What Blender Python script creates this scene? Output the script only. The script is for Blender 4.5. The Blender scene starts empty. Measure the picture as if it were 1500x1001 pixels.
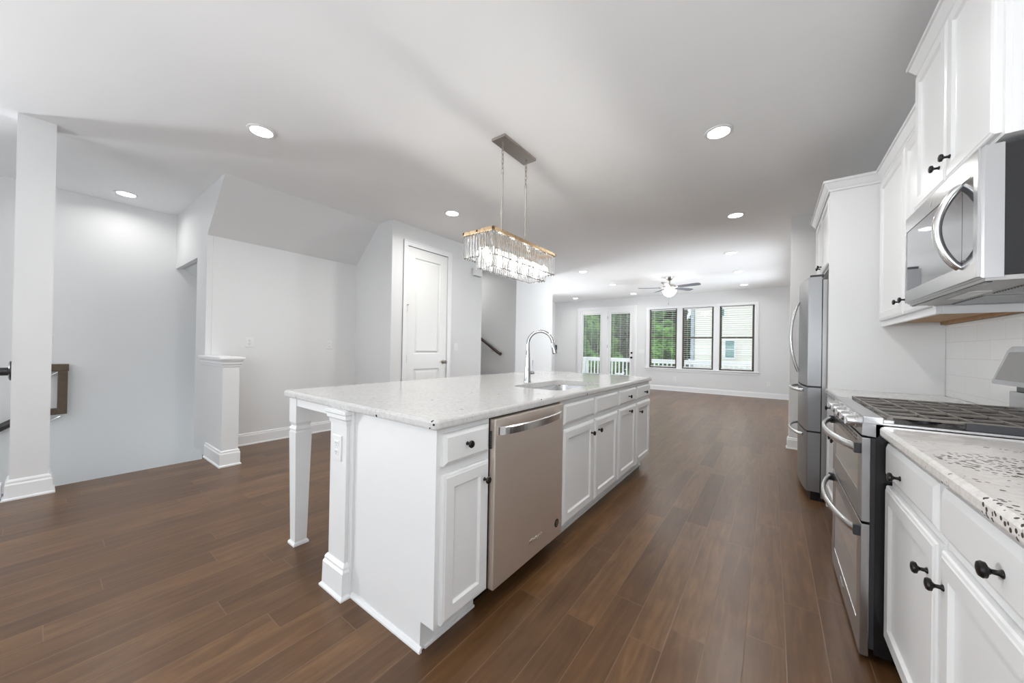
import bpy, bmesh, math, random
from mathutils import Vector, Matrix, Quaternion
random.seed(7)
SC = bpy.context.scene
COL = SC.collection
R = math.radians
ZC = 2.87          # ceiling height

# ---------------------------------------------------------------- camera
cam_data = bpy.data.cameras.new('camera')
cam = bpy.data.objects.new('camera', cam_data)
COL.objects.link(cam)
SC.camera = cam
cam_data.sensor_fit = 'HORIZONTAL'
cam_data.sensor_width = 36.0
cam_data.lens = 514.13 / 1500 * 36.0
cam_data.shift_y = 7.083 / 1500
cam_data.clip_start = 0.02
cam_data.clip_end = 200
yaw, pitch, roll = R(36.505), R(0.295), R(0.983)
fw = Vector((-math.sin(yaw) * math.cos(pitch), math.cos(yaw) * math.cos(pitch), math.sin(pitch)))
rt = Vector((math.cos(yaw), math.sin(yaw), 0))
up = rt.cross(fw)
rt2 = math.cos(roll) * rt + math.sin(roll) * up
up2 = -math.sin(roll) * rt + math.cos(roll) * up
cam.matrix_world = Matrix(((rt2.x, up2.x, -fw.x, 0), (rt2.y, up2.y, -fw.y, 0), (rt2.z, up2.z, -fw.z, 1.185), (0, 0, 0, 1)))

# ---------------------------------------------------------------- world, exposure
SC.view_settings.view_transform = 'Standard'
SC.view_settings.look = 'None'
SC.view_settings.gamma = 1.0
SC.view_settings.exposure = 0.16
SC.view_settings.use_curve_mapping = False
world = bpy.data.worlds.new('overcast_sky')
SC.world = world
world.use_nodes = True
wn = world.node_tree.nodes
wl = world.node_tree.links
bg = wn['Background']
tc = wn.new('ShaderNodeTexCoord')
sx = wn.new('ShaderNodeSeparateXYZ')
cr = wn.new('ShaderNodeValToRGB')
cr.color_ramp.elements[0].position = 0.0
cr.color_ramp.elements[0].color = (0.72, 0.80, 0.88, 1)
cr.color_ramp.elements[1].position = 0.6
cr.color_ramp.elements[1].color = (0.85, 0.92, 1.0, 1)
wl.new(tc.outputs['Generated'], sx.inputs[0])
wl.new(sx.outputs['Z'], cr.inputs[0])
wl.new(cr.outputs[0], bg.inputs[0])
bg.inputs[1].default_value = 1.5


def area_light(name, loc, size, size_y, power, target, color=(1, 1, 1)):
    d = bpy.data.lights.new(name, 'AREA')
    d.shape = 'RECTANGLE'
    d.size = size
    d.size_y = size_y
    d.energy = power
    d.color = color
    o = bpy.data.objects.new(name, d)
    COL.objects.link(o)
    o.location = loc
    o.rotation_euler = (Vector(target) - Vector(loc)).to_track_quat('-Z', 'Y').to_euler()
    return o


# fill lamps added at unseen front windows, aimed up to brighten the ceiling
area_light('unseen_front_fill', (-3.15, -3.42, 1.30), 2.5, 1.9, 28, (-3.15, 0, 11.0), (0.86, 0.93, 1.0))
area_light('unseen_front_fill', (-0.35, -3.42, 1.30), 2.3, 1.9, 12, (-0.35, 0, 11.0), (0.86, 0.93, 1.0))
# added fill lamps at made-up side windows of kitchen, dining and living room
area_light('added_kitchen_fill', (1.0, -1.7, 1.55), 1.7, 1.3, 60, (-3.0, 1.6, 8.5), (0.94, 0.97, 1.0))
area_light('added_dining_fill', (-8.6, -3.3, 0.95), 1.8, 1.4, 600, (-1.0, 0.2, 2.9), (0.94, 0.97, 1.0))
area_light('added_living_fill', (-9.2, 8.6, 0.9), 2.6, 1.4, 480, (-2.0, 7.6, 2.9), (0.94, 0.97, 1.0))
area_light('added_living_fill', (3.8, 8.6, 0.9), 3.0, 1.4, 480, (-2.5, 7.4, 2.9), (0.86, 0.93, 1.0))
# open sky over the rear deck
area_light('rear_sky_light', (-3.0, 15.5, 5.2), 8.0, 3.0, 500, (-3.0, 9.0, 0.8), (0.93, 0.97, 1.0))
KITCHEN_W, LIVING_W, STAIR_W = 14.0, 4.5, 3.6

# ---------------------------------------------------------------- materials


def newmat(name):
    m = bpy.data.materials.new(name)
    m.use_nodes = True
    nt = m.node_tree
    return m, nt, nt.nodes['Principled BSDF'], nt.nodes, nt.links


def mat(name, col, rough=0.5, metal=0.0, spec=0.5, noise=0.0, nscale=40.0, bump=0.0, coat=0.0):
    m, nt, b, n, l = newmat(name)
    b.inputs['Base Color'].default_value = (*col, 1)
    b.inputs['Roughness'].default_value = rough
    b.inputs['Metallic'].default_value = metal
    b.inputs['Specular IOR Level'].default_value = spec
    b.inputs['Coat Weight'].default_value = coat
    t = n.new('ShaderNodeTexCoord')
    nz = n.new('ShaderNodeTexNoise')
    nz.inputs['Scale'].default_value = nscale
    nz.inputs['Detail'].default_value = 3
    l.new(t.outputs['Object'], nz.inputs['Vector'])
    if noise:
        mx = n.new('ShaderNodeMix')
        mx.data_type = 'RGBA'
        mx.inputs[6].default_value = (*[c * (1 - noise) for c in col], 1)
        mx.inputs[7].default_value = (*[min(1, c * (1 + noise)) for c in col], 1)
        l.new(nz.outputs['Fac'], mx.inputs[0])
        l.new(mx.outputs[2], b.inputs['Base Color'])
    if bump:
        bp = n.new('ShaderNodeBump')
        bp.inputs['Strength'].default_value = bump
        bp.inputs['Distance'].default_value = 0.002
        l.new(nz.outputs['Fac'], bp.inputs['Height'])
        l.new(bp.outputs[0], b.inputs['Normal'])
    return m


def emit(name, col, strength):
    m, nt, b, n, l = newmat(name)
    b.inputs['Base Color'].default_value = (*col, 1)
    b.inputs['Emission Color'].default_value = (*col, 1)
    b.inputs['Emission Strength'].default_value = strength
    return m


def brushed(name, col, rough, scale=(4, 4, 400), amount=0.05):
    m, nt, b, n, l = newmat(name)
    b.inputs['Metallic'].default_value = 1.0
    b.inputs['Base Color'].default_value = (*col, 1)
    t = n.new('ShaderNodeTexCoord')
    mp = n.new('ShaderNodeMapping')
    mp.inputs['Scale'].default_value = scale
    nz = n.new('ShaderNodeTexNoise')
    nz.inputs['Scale'].default_value = 1.0
    nz.inputs['Detail'].default_value = 2
    mr = n.new('ShaderNodeMapRange')
    mr.inputs['To Min'].default_value = rough - amount * 0.5
    mr.inputs['To Max'].default_value = rough + amount * 0.5
    l.new(t.outputs['Object'], mp.inputs[0])
    l.new(mp.outputs[0], nz.inputs['Vector'])
    l.new(nz.outputs['Fac'], mr.inputs['Value'])
    l.new(mr.outputs[0], b.inputs['Roughness'])
    return m


def wood_floor():
    m, nt, b, n, l = newmat('dark_wood_planks')

    def math_(op, a, bb=None, c=None):
        q = n.new('ShaderNodeMath')
        q.operation = op
        for i, v in enumerate((a, bb, c)):
            if v is None:
                continue
            if isinstance(v, (int, float)):
                q.inputs[i].default_value = v
            else:
                l.new(v, q.inputs[i])
        return q.outputs[0]
    t = n.new('ShaderNodeTexCoord')
    s = n.new('ShaderNodeSeparateXYZ')
    l.new(t.outputs['Object'], s.inputs[0])
    W, LN = 0.1305, 1.22
    u = math_('DIVIDE', math_('ADD', s.outputs['X'], 0.204 + 60 * W), W)
    colm = math_('FLOOR', u)
    fu = math_('FRACT', u)
    wn1 = n.new('ShaderNodeTexWhiteNoise')
    wn1.noise_dimensions = '1D'
    l.new(colm, wn1.inputs['W'])
    v = math_('ADD', math_('DIVIDE', math_('ADD', s.outputs['Y'], 20), LN), math_('MULTIPLY', wn1.outputs['Value'], 7.3))
    row = math_('FLOOR', v)
    fv = math_('FRACT', v)
    wn2 = n.new('ShaderNodeTexWhiteNoise')
    wn2.noise_dimensions = '2D'
    cb = n.new('ShaderNodeCombineXYZ')
    l.new(colm, cb.inputs[0])
    l.new(row, cb.inputs[1])
    l.new(cb.outputs[0], wn2.inputs['Vector'])
    # seams
    du = math_('MULTIPLY', math_('MINIMUM', fu, math_('SUBTRACT', 1.0, fu)), W)
    dv = math_('MULTIPLY', math_('MINIMUM', fv, math_('SUBTRACT', 1.0, fv)), LN)
    d = math_('MINIMUM', du, dv)
    seam = math_('LESS_THAN', d, 0.0016)
    # grain
    mp = n.new('ShaderNodeMapping')
    mp.inputs['Scale'].default_value = (26, 2.4, 1)
    l.new(t.outputs['Object'], mp.inputs[0])
    off = n.new('ShaderNodeVectorMath')
    off.operation = 'ADD'
    l.new(mp.outputs[0], off.inputs[0])
    sc = n.new('ShaderNodeVectorMath')
    sc.operation = 'SCALE'
    sc.inputs[3].default_value = 30
    l.new(wn2.outputs['Color'], sc.inputs[0])
    l.new(sc.outputs[0], off.inputs[1])
    nz = n.new('ShaderNodeTexNoise')
    nz.inputs['Scale'].default_value = 1.0
    nz.inputs['Detail'].default_value = 6
    nz.inputs['Roughness'].default_value = 0.62
    nz.inputs['Distortion'].default_value = 0.8
    l.new(off.outputs[0], nz.inputs['Vector'])
    nz2 = n.new('ShaderNodeTexNoise')
    nz2.inputs['Scale'].default_value = 5.0
    nz2.inputs['Detail'].default_value = 3
    l.new(t.outputs['Object'], nz2.inputs['Vector'])
    g = math_('ADD', math_('MULTIPLY', nz.outputs['Fac'], 0.55), math_('ADD', math_('MULTIPLY', wn2.outputs['Value'], 0.18), 0.04))
    g = math_('ADD', g, math_('MULTIPLY', nz2.outputs['Fac'], 0.22))
    ramp = n.new('ShaderNodeValToRGB')
    e = ramp.color_ramp.elements
    e[0].position = 0.28
    e[0].color = (0.054, 0.0235, 0.009, 1)
    e[1].position = 0.82
    e[1].color = (0.255, 0.134, 0.057, 1)
    e2 = ramp.color_ramp.elements.new(0.55)
    e2.color = (0.127, 0.062, 0.0245, 1)
    l.new(g, ramp.inputs[0])
    mx = n.new('ShaderNodeMix')
    mx.data_type = 'RGBA'
    mx.inputs[7].default_value = (0.17, 0.10, 0.055, 1)
    l.new(seam, mx.inputs[0])
    l.new(ramp.outputs[0], mx.inputs[6])
    l.new(mx.outputs[2], b.inputs['Base Color'])
    rr = n.new('ShaderNodeMapRange')
    rr.inputs['To Min'].default_value = 0.27
    rr.inputs['To Max'].default_value = 0.36
    l.new(nz2.outputs['Fac'], rr.inputs['Value'])
    l.new(rr.outputs[0], b.inputs['Roughness'])
    b.inputs['Specular IOR Level'].default_value = 0.5
    b.inputs['Coat Weight'].default_value = 0.0
    b.inputs['Coat Roughness'].default_value = 0.20
    hgt = math_('MULTIPLY', math_('MINIMUM', d, 0.003), 300)
    bp = n.new('ShaderNodeBump')
    bp.inputs['Strength'].default_value = 0.25
    bp.inputs['Distance'].default_value = 0.0012
    l.new(hgt, bp.inputs['Height'])
    l.new(bp.outputs[0], b.inputs['Normal'])
    return m


def granite(name, dots=0.5, base=(0.80, 0.79, 0.77), blotch=0.0):
    m, nt, b, n, l = newmat(name)
    t = n.new('ShaderNodeTexCoord')
    nz = n.new('ShaderNodeTexNoise')
    nz.inputs['Scale'].default_value = 55
    nz.inputs['Detail'].default_value = 6
    nz.inputs['Roughness'].default_value = 0.7
    l.new(t.outputs['Object'], nz.inputs['Vector'])
    r1 = n.new('ShaderNodeValToRGB')
    r1.color_ramp.elements[0].position = 0.34
    r1.color_ramp.elements[0].color = (base[0] * 0.87, base[1] * 0.865, base[2] * 0.86, 1)
    r1.color_ramp.elements[1].position = 0.56
    r1.color_ramp.elements[1].color = (*base, 1)
    l.new(nz.outputs['Fac'], r1.inputs[0])

    def dotlayer(scale, thr, prev, colr, msc, m0, m1, loc=None, rad=0.0):
        v = n.new('ShaderNodeTexVoronoi')
        v.inputs['Scale'].default_value = scale
        l.new(t.outputs['Object'], v.inputs['Vector'])
        lt = n.new('ShaderNodeMath')
        lt.operation = 'LESS_THAN'
        lt.inputs[1].default_value = thr
        l.new(v.outputs['Distance'], lt.inputs[0])
        if loc is None:
            q = n.new('ShaderNodeTexNoise')
            q.inputs['Scale'].default_value = msc
            q.inputs['Detail'].default_value = 2
            l.new(t.outputs['Object'], q.inputs['Vector'])
            src = q.outputs['Fac']
        else:
            vs = n.new('ShaderNodeVectorMath')
            vs.operation = 'DISTANCE'
            vs.inputs[1].default_value = loc
            l.new(t.outputs['Object'], vs.inputs[0])
            sb = n.new('ShaderNodeMath')
            sb.operation = 'SUBTRACT'
            sb.inputs[0].default_value = rad
            l.new(vs.outputs['Value'], sb.inputs[1])
            src = sb.outputs[0]
        gt = n.new('ShaderNodeMath')
        gt.operation = 'GREATER_THAN'
        gt.inputs[1].default_value = m0
        l.new(src, gt.inputs[0])
        mu = n.new('ShaderNodeMath')
        mu.operation = 'MULTIPLY'
        l.new(lt.outputs[0], mu.inputs[0])
        l.new(gt.outputs[0], mu.inputs[1])
        mx = n.new('ShaderNodeMix')
        mx.data_type = 'RGBA'
        mx.inputs[7].default_value = (*colr, 1)
        l.new(mu.outputs[0], mx.inputs[0])
        l.new(prev, mx.inputs[6])
        return mx.outputs[2]
    c = r1.outputs[0]
    c = dotlayer(70, 0.24, c, (0.48, 0.46, 0.44), 9, 0.58, 1)
    c = dotlayer(48, 0.30, c, (0.025, 0.022, 0.02), 14, 0.665 + 0.03 * dots, 1)
    if blotch:
        c = dotlayer(75, 0.36, c, (0.05, 0.035, 0.025), 1, 0.0, 1, loc=(0.48, 1.42, 0.9), rad=0.13)
        c = dotlayer(75, 0.34, c, (0.035, 0.028, 0.024), 1, 0.0, 1, loc=(0.33, 0.98, 0.9), rad=0.12)
        c = dotlayer(60, 0.28, c, (0.30, 0.22, 0.16), 8, 0.66, 1)
    l.new(c, b.inputs['Base Color'])
    b.inputs['Roughness'].default_value = 0.10
    b.inputs['Specular IOR Level'].default_value = 0.5
    return m


def tile_mat():
    m, nt, b, n, l = newmat('white_subway_tile')
    t = n.new('ShaderNodeTexCoord')
    s = n.new('ShaderNodeSeparateXYZ')
    l.new(t.outputs['Object'], s.inputs[0])
    c = n.new('ShaderNodeCombineXYZ')
    l.new(s.outputs['Y'], c.inputs[0])
    l.new(s.outputs['Z'], c.inputs[1])
    br = n.new('ShaderNodeTexBrick')
    br.inputs['Color1'].default_value = (0.80, 0.80, 0.79, 1)
    br.inputs['Color2'].default_value = (0.78, 0.78, 0.77, 1)
    br.inputs['Mortar'].default_value = (0.66, 0.66, 0.65, 1)
    br.inputs['Scale'].default_value = 1.0
    br.inputs['Mortar Size'].default_value = 0.0016
    br.inputs['Brick Width'].default_value = 0.305
    br.inputs['Row Height'].default_value = 0.106
    l.new(c.outputs[0], br.inputs['Vector'])
    l.new(br.outputs['Color'], b.inputs['Base Color'])
    b.inputs['Roughness'].default_value = 0.28
    return m


def siding_mat():
    m, nt, b, n, l = newmat('cream_lap_siding')
    t = n.new('ShaderNodeTexCoord')
    s = n.new('ShaderNodeSeparateXYZ')
    l.new(t.outputs['Object'], s.inputs[0])
    q = n.new('ShaderNodeMath')
    q.operation = 'MULTIPLY'
    q.inputs[1].default_value = 1 / 0.16
    l.new(s.outputs['Z'], q.inputs[0])
    f = n.new('ShaderNodeMath')
    f.operation = 'FRACT'
    l.new(q.outputs[0], f.inputs[0])
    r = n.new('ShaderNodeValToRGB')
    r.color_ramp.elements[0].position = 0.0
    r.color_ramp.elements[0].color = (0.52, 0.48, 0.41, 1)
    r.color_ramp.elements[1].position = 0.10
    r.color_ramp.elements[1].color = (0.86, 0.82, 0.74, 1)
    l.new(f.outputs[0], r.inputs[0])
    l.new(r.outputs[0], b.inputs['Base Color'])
    b.inputs['Roughness'].default_value = 0.7
    return m


def glass_pane():
    m, nt, b, n, l = newmat('window_glass')
    out = n['Material Output']
    tr = n.new('ShaderNodeBsdfTransparent')
    tr.inputs[0].default_value = (0.97, 0.985, 0.98, 1)
    gl = n.new('ShaderNodeBsdfGlossy')
    gl.inputs['Roughness'].default_value = 0.02
    fr = n.new('ShaderNodeFresnel')
    fr.inputs[0].default_value = 1.45
    mx = n.new('ShaderNodeMixShader')
    l.new(fr.outputs[0], mx.inputs[0])
    l.new(tr.outputs[0], mx.inputs[1])
    l.new(gl.outputs[0], mx.inputs[2])
    l.new(mx.outputs[0], out.inputs[0])
    return m


def crystal_mat():
    m, nt, b, n, l = newmat('clear_crystal')
    out = n['Material Output']
    gl = n.new('ShaderNodeBsdfGlass')
    gl.inputs['Roughness'].default_value = 0.12
    gl.inputs['IOR'].default_value = 1.5
    tr = n.new('ShaderNodeBsdfTransparent')
    tr.inputs[0].default_value = (0.97, 0.97, 0.97, 1)
    mx = n.new('ShaderNodeMixShader')
    mx.inputs[0].default_value = 0.12
    l.new(gl.outputs[0], mx.inputs[1])
    l.new(tr.outputs[0], mx.inputs[2])
    l.new(mx.outputs[0], out.inputs[0])
    return m


def leaf_mat(name, c1, c2):
    m, nt, b, n, l = newmat(name)
    t = n.new('ShaderNodeTexCoord')
    nz = n.new('ShaderNodeTexNoise')
    nz.inputs['Scale'].default_value = 2.2
    nz.inputs['Detail'].default_value = 5
    l.new(t.outputs['Object'], nz.inputs['Vector'])
    r = n.new('ShaderNodeValToRGB')
    r.color_ramp.elements[0].position = 0.38
    r.color_ramp.elements[0].color = (*c1, 1)
    r.color_ramp.elements[1].position = 0.62
    r.color_ramp.elements[1].color = (*c2, 1)
    l.new(nz.outputs['Fac'], r.inputs[0])
    l.new(r.outputs[0], b.inputs['Base Color'])
    b.inputs['Roughness'].default_value = 0.6
    return m


M_WALL = mat('white_wall_paint', (0.75, 0.75, 0.745), 0.55, noise=0.012, nscale=3, bump=0.04)
M_CEIL = mat('white_ceiling_paint', (0.91, 0.91, 0.91), 0.8, noise=0.012, nscale=3, bump=0.05)
M_TRIM = mat('white_trim_enamel', (0.85, 0.85, 0.85), 0.30, noise=0.01)
M_CAB = mat('white_cabinet_lacquer', (0.78, 0.78, 0.775), 0.28, noise=0.01)
M_DOOR = mat('white_door_enamel', (0.83, 0.83, 0.81), 0.33, noise=0.01)
M_FLOOR = wood_floor()
M_GRAN = granite('white_speckled_granite', 0.2, (0.63, 0.62, 0.605))
M_GRAN2 = granite('white_granite_with_dark_flecks', 0.6, (0.74, 0.71, 0.68), 1.0)
M_TILE = tile_mat()
M_STEEL = brushed('brushed_stainless_steel', (0.50, 0.50, 0.505), 0.26, (3, 3, 300))
M_STEELV = brushed('satin_stainless_steel', (0.66, 0.66, 0.67), 0.20, (300, 300, 4))
M_FRIDGE = brushed('fridge_stainless_steel', (0.33, 0.33, 0.335), 0.36, (300, 300, 4))
M_DW = brushed('warm_stainless_steel', (0.84, 0.76, 0.69), 0.52, (3, 3, 500), 0.06)
M_HANDLE = brushed('polished_steel_handle', (0.78, 0.78, 0.78), 0.20, (60, 60, 60), 0.06)
M_CHROME = mat('chrome', (0.50, 0.50, 0.51), 0.07, 1.0, noise=0.005)
M_NICKEL = brushed('brushed_nickel', (0.46, 0.42, 0.38), 0.30, (80, 80, 80), 0.1)
M_BRASS = brushed('champagne_brass', (0.60, 0.44, 0.27), 0.28, (60, 60, 60), 0.08)
M_KNOB = mat('dark_bronze_knob', (0.018, 0.016, 0.015), 0.30, 0.6, noise=0.1)
M_BLACK = mat('black_enamel', (0.012, 0.012, 0.013), 0.22, noise=0.05)
M_DARK = mat('dark_grey_plastic', (0.04, 0.04, 0.045), 0.4, noise=0.05)
M_IRON = mat('cast_iron', (0.20, 0.18, 0.16), 0.36, 0.3, noise=0.15, nscale=90, bump=0.2)
M_BGLASS = mat('smoked_black_glass', (0.05, 0.05, 0.055), 0.03, 0.0, 1.0, noise=0.02, coat=1.0)
M_OVENG = mat('mirror_oven_glass', (0.30, 0.32, 0.34), 0.05, 0.75, 0.9, noise=0.02, coat=1.0)
M_GREY = mat('grey_control_screen', (0.27, 0.26, 0.25), 0.25, 0.2, noise=0.03)
M_MIDGREY = mat('grey_painted_metal', (0.42, 0.41, 0.40), 0.35, 0.6, noise=0.04)
M_RAWWOOD = mat('raw_plywood', (0.42, 0.25, 0.12), 0.6, noise=0.25, nscale=14)
M_RAIL = mat('dark_stained_handrail', (0.050, 0.028, 0.016), 0.32, noise=0.35, nscale=25)
M_RAILG = mat('weathered_brown_handrail', (0.10, 0.068, 0.042), 0.38, noise=0.35, nscale=30)
M_RAILK = mat('charcoal_handrail', (0.035, 0.032, 0.032), 0.3, noise=0.3, nscale=25)
M_PLATE = mat('white_plastic_plate', (0.80, 0.80, 0.79), 0.3, noise=0.01)
M_SLOT = mat('outlet_slots', (0.10, 0.10, 0.10), 0.5, noise=0.02)
M_BLIND = mat('white_blind_slats', (0.84, 0.84, 0.82), 0.45, noise=0.01)
M_WFRAME = mat('bronze_window_sash', (0.10, 0.085, 0.060), 0.45, noise=0.08)
M_GLASS = glass_pane()
M_CRYSTAL = crystal_mat()
M_LENS = emit('downlight_lens', (1.0, 0.985, 0.96), 9.0)
M_BULB = emit('chandelier_bulb', (1.0, 0.97, 0.92), 140.0)
M_BOWL = emit('frosted_lamp_bowl', (1.0, 0.97, 0.91), 14.0)
M_BLADE = mat('grey_fan_blade', (0.16, 0.17, 0.20), 0.4, noise=0.1)
M_SIDING = siding_mat()
M_ROOF = mat('grey_roof_shingle', (0.14, 0.14, 0.15), 0.8, noise=0.2)
M_HGLASS = mat('green_tinted_house_window', (0.16, 0.30, 0.28), 0.08, noise=0.05)
M_DOWN = mat('grey_downspout', (0.40, 0.44, 0.48), 0.5, noise=0.05)
M_DECK = mat('white_deck_paint', (0.80, 0.81, 0.82), 0.5, noise=0.03)
M_BOARD = mat('grey_deck_boards', (0.46, 0.44, 0.42), 0.7, noise=0.12, nscale=8)
M_GRASS = mat('lawn', (0.06, 0.12, 0.03), 0.9, noise=0.4, nscale=2)
M_LEAF1 = leaf_mat('bright_leaves', (0.05, 0.16, 0.025), (0.20, 0.44, 0.08))
M_LEAF2 = leaf_mat('dark_leaves', (0.02, 0.075, 0.02), (0.09, 0.25, 0.06))
M_BARK = mat('bark', (0.07, 0.05, 0.035), 0.9, noise=0.3, nscale=6)

# ---------------------------------------------------------------- mesh helpers


class MB:
    def __init__(self):
        self.v = []
        self.f = []
        self.smooth = set()

    def add(self, verts, faces, smooth=False):
        k = len(self.v)
        self.v += [tuple(p) for p in verts]
        for f in faces:
            if smooth:
                self.smooth.add(len(self.f))
            self.f.append([i + k for i in f])
        return self

    def box(self, x0, x1, y0, y1, z0, z1, bev=0.0):
        x0, x1 = min(x0, x1), max(x0, x1)
        y0, y1 = min(y0, y1), max(y0, y1)
        z0, z1 = min(z0, z1), max(z0, z1)
        if bev <= 0:
            V = [(x, y, z) for z in (z0, z1) for y in (y0, y1) for x in (x0, x1)]
            return self.add(V, [(0, 2, 3, 1), (4, 5, 7, 6), (0, 1, 5, 4), (2, 6, 7, 3), (0, 4, 6, 2), (1, 3, 7, 5)])
        bm = bmesh.new()
        bmesh.ops.create_cube(bm, size=1)
        for v in bm.verts:
            v.co = Vector(((x0 + x1) / 2 + v.co.x * (x1 - x0), (y0 + y1) / 2 + v.co.y * (y1 - y0), (z0 + z1) / 2 + v.co.z * (z1 - z0)))
        bev = min(bev, 0.45 * min(x1 - x0, y1 - y0, z1 - z0))
        bmesh.ops.bevel(bm, geom=bm.edges[:], offset=bev, segments=2, affect='EDGES', profile=0.6)
        return self.from_bm(bm)

    def from_bm(self, bm, smooth=False):
        bm.verts.index_update()
        self.add([v.co.copy() for v in bm.verts], [[v.index for v in f.verts] for f in bm.faces], smooth)
        bm.free()
        return self

    def loft(self, rings, cap0=True, cap1=True, smooth=False, closed=True):
        n = len(rings[0])
        V = [p for r in rings for p in r]
        F = []
        for i in range(len(rings) - 1):
            for j in range(n if closed else n - 1):
                a, b = i * n + j, i * n + (j + 1) % n
                F.append((a, b, b + n, a + n))
        self.add(V, F, smooth)
        if cap0:
            self.add(rings[0], [list(range(n))[::-1]])
        if cap1:
            self.add(rings[-1], [list(range(n))])
        return self

    def lathe(self, c, axis, prof, seg=20, smooth=True):
        a = Vector(axis).normalized()
        u = a.orthogonal().normalized()
        w = a.cross(u)
        c = Vector(c)
        rings = []
        for r, h in prof:
            rings.append([c + a * h + (u * math.cos(2 * math.pi * k / seg) + w * math.sin(2 * math.pi * k / seg)) * max(r, 1e-5) for k in range(seg)])
        return self.loft(rings, True, True, smooth)

    def cyl(self, p0, p1, r, seg=16, r1=None):
        p0, p1 = Vector(p0), Vector(p1)
        h = (p1 - p0).length
        return self.lathe(p0, p1 - p0, [(r, 0), (r if r1 is None else r1, h)], seg)

    def tube(self, path, r, seg=12, closed=False, flat=None, radii=None):
        P = [Vector(p) for p in path]
        n = len(P)
        T = []
        for i in range(n):
            if closed:
                t = P[(i + 1) % n] - P[i - 1]
            else:
                t = P[min(i + 1, n - 1)] - P[max(i - 1, 0)]
            T.append(t.normalized())
        u = T[0].orthogonal().normalized() if flat is None else (Vector(flat) - T[0] * Vector(flat).dot(T[0])).normalized()
        rings = []
        for i in range(n):
            if i:
                q = T[i - 1].rotation_difference(T[i])
                u = q @ u
                u = (u - T[i] * u.dot(T[i])).normalized()
            w = T[i].cross(u)
            if isinstance(r, tuple):
                ra, rb = r
            else:
                ra = rb = r if radii is None else radii[i]
            off = math.pi / seg if seg == 4 else 0
            k4 = math.sqrt(2) if seg == 4 else 1
            rings.append([P[i] + u * math.cos(2 * math.pi * k / seg + off) * ra * k4 + w * math.sin(2 * math.pi * k / seg + off) * rb * k4 for k in range(seg)])
        if closed:
            rings.append(rings[0])
        return self.loft(rings, not closed, not closed, seg > 6)

    def prism(self, pts, axis, a0, a1):
        """extrude a 2D polygon along axis 0/1/2 between a0 and a1"""
        def mk(p, a):
            q = list(p)
            q.insert(axis, a)
            return q
        n = len(pts)
        return self.loft([[mk(p, a0) for p in pts], [mk(p, a1) for p in pts]])

    def sweep(self, path, prof):
        """path: xy points, prof: (out, z) with out to the right of travel; mitred corners"""
        P = [Vector((p[0], p[1])) for p in path]
        rings = []
        for i, p in enumerate(P):
            d0 = (P[i] - P[i - 1]).normalized() if i else (P[1] - P[0]).normalized()
            d1 = (P[i + 1] - P[i]).normalized() if i < len(P) - 1 else d0
            n0 = Vector((d0.y, -d0.x))
            n1 = Vector((d1.y, -d1.x))
            m = (n0 + n1)
            m = m / max(m.dot(n0), 0.2)
            rings.append([(p.x + m.x * o, p.y + m.y * o, z) for o, z in prof])
        return self.loft(rings)

    def ringpanel(self, fn, u0, u1, w0, w1, rings):
        """nested rectangular rings (inset, depth) mapped with fn(u, w, d)"""
        RR = []
        for ins, d in rings:
            RR.append([fn(u0 + ins, w0 + ins, d), fn(u1 - ins, w0 + ins, d), fn(u1 - ins, w1 - ins, d), fn(u0 + ins, w1 - ins, d)])
        return self.loft(RR)

    def build(self, name, material, parent=None, root=None, sharp=True):
        o_loc = Vector((0, 0, 0))
        if parent is not None:
            q = parent
            while q is not None:
                o_loc += Vector(q.location)
                q = q.parent
        me = bpy.data.meshes.new(name)
        me.from_pydata([Vector(p) - o_loc for p in self.v], [], self.f)
        bm = bmesh.new()
        bm.from_mesh(me)
        bm.faces.ensure_lookup_table()
        for i in self.smooth:
            bm.faces[i].smooth = True
        bmesh.ops.remove_doubles(bm, verts=bm.verts[:], dist=1e-6)
        bmesh.ops.recalc_face_normals(bm, faces=bm.faces[:])
        for e in bm.edges:
            if len(e.link_faces) == 2 and e.calc_face_angle(0) > R(35):
                e.smooth = False
        bm.to_mesh(me)
        bm.free()
        me.materials.append(material)
        o = bpy.data.objects.new(name, me)
        COL.objects.link(o)
        if parent is not None:
            o.parent = parent
        return o


def thing(name, label, cat, loc=(0, 0, 0), group=None):
    o = bpy.data.objects.new(name, None)
    o.empty_display_size = 0.05
    COL.objects.link(o)
    o.location = loc
    o['label'] = label
    o['category'] = cat
    if group:
        o['group'] = group
    return o


def tag(o, label, cat, group=None):
    o['label'] = label
    o['category'] = cat
    if group:
        o['group'] = group
    return o


def struct(o):
    o['kind'] = 'structure'
    return o


def dup(root, loc, label, group=None):
    r = root.copy()
    COL.objects.link(r)
    r.location = loc
    r['label'] = label
    if group:
        r['group'] = group
    for ch in list(root.children):
        c = ch.copy()
        COL.objects.link(c)
        c.parent = r
        for g in list(ch.children):
            d = g.copy()
            COL.objects.link(d)
            d.parent = c
    return r


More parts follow.
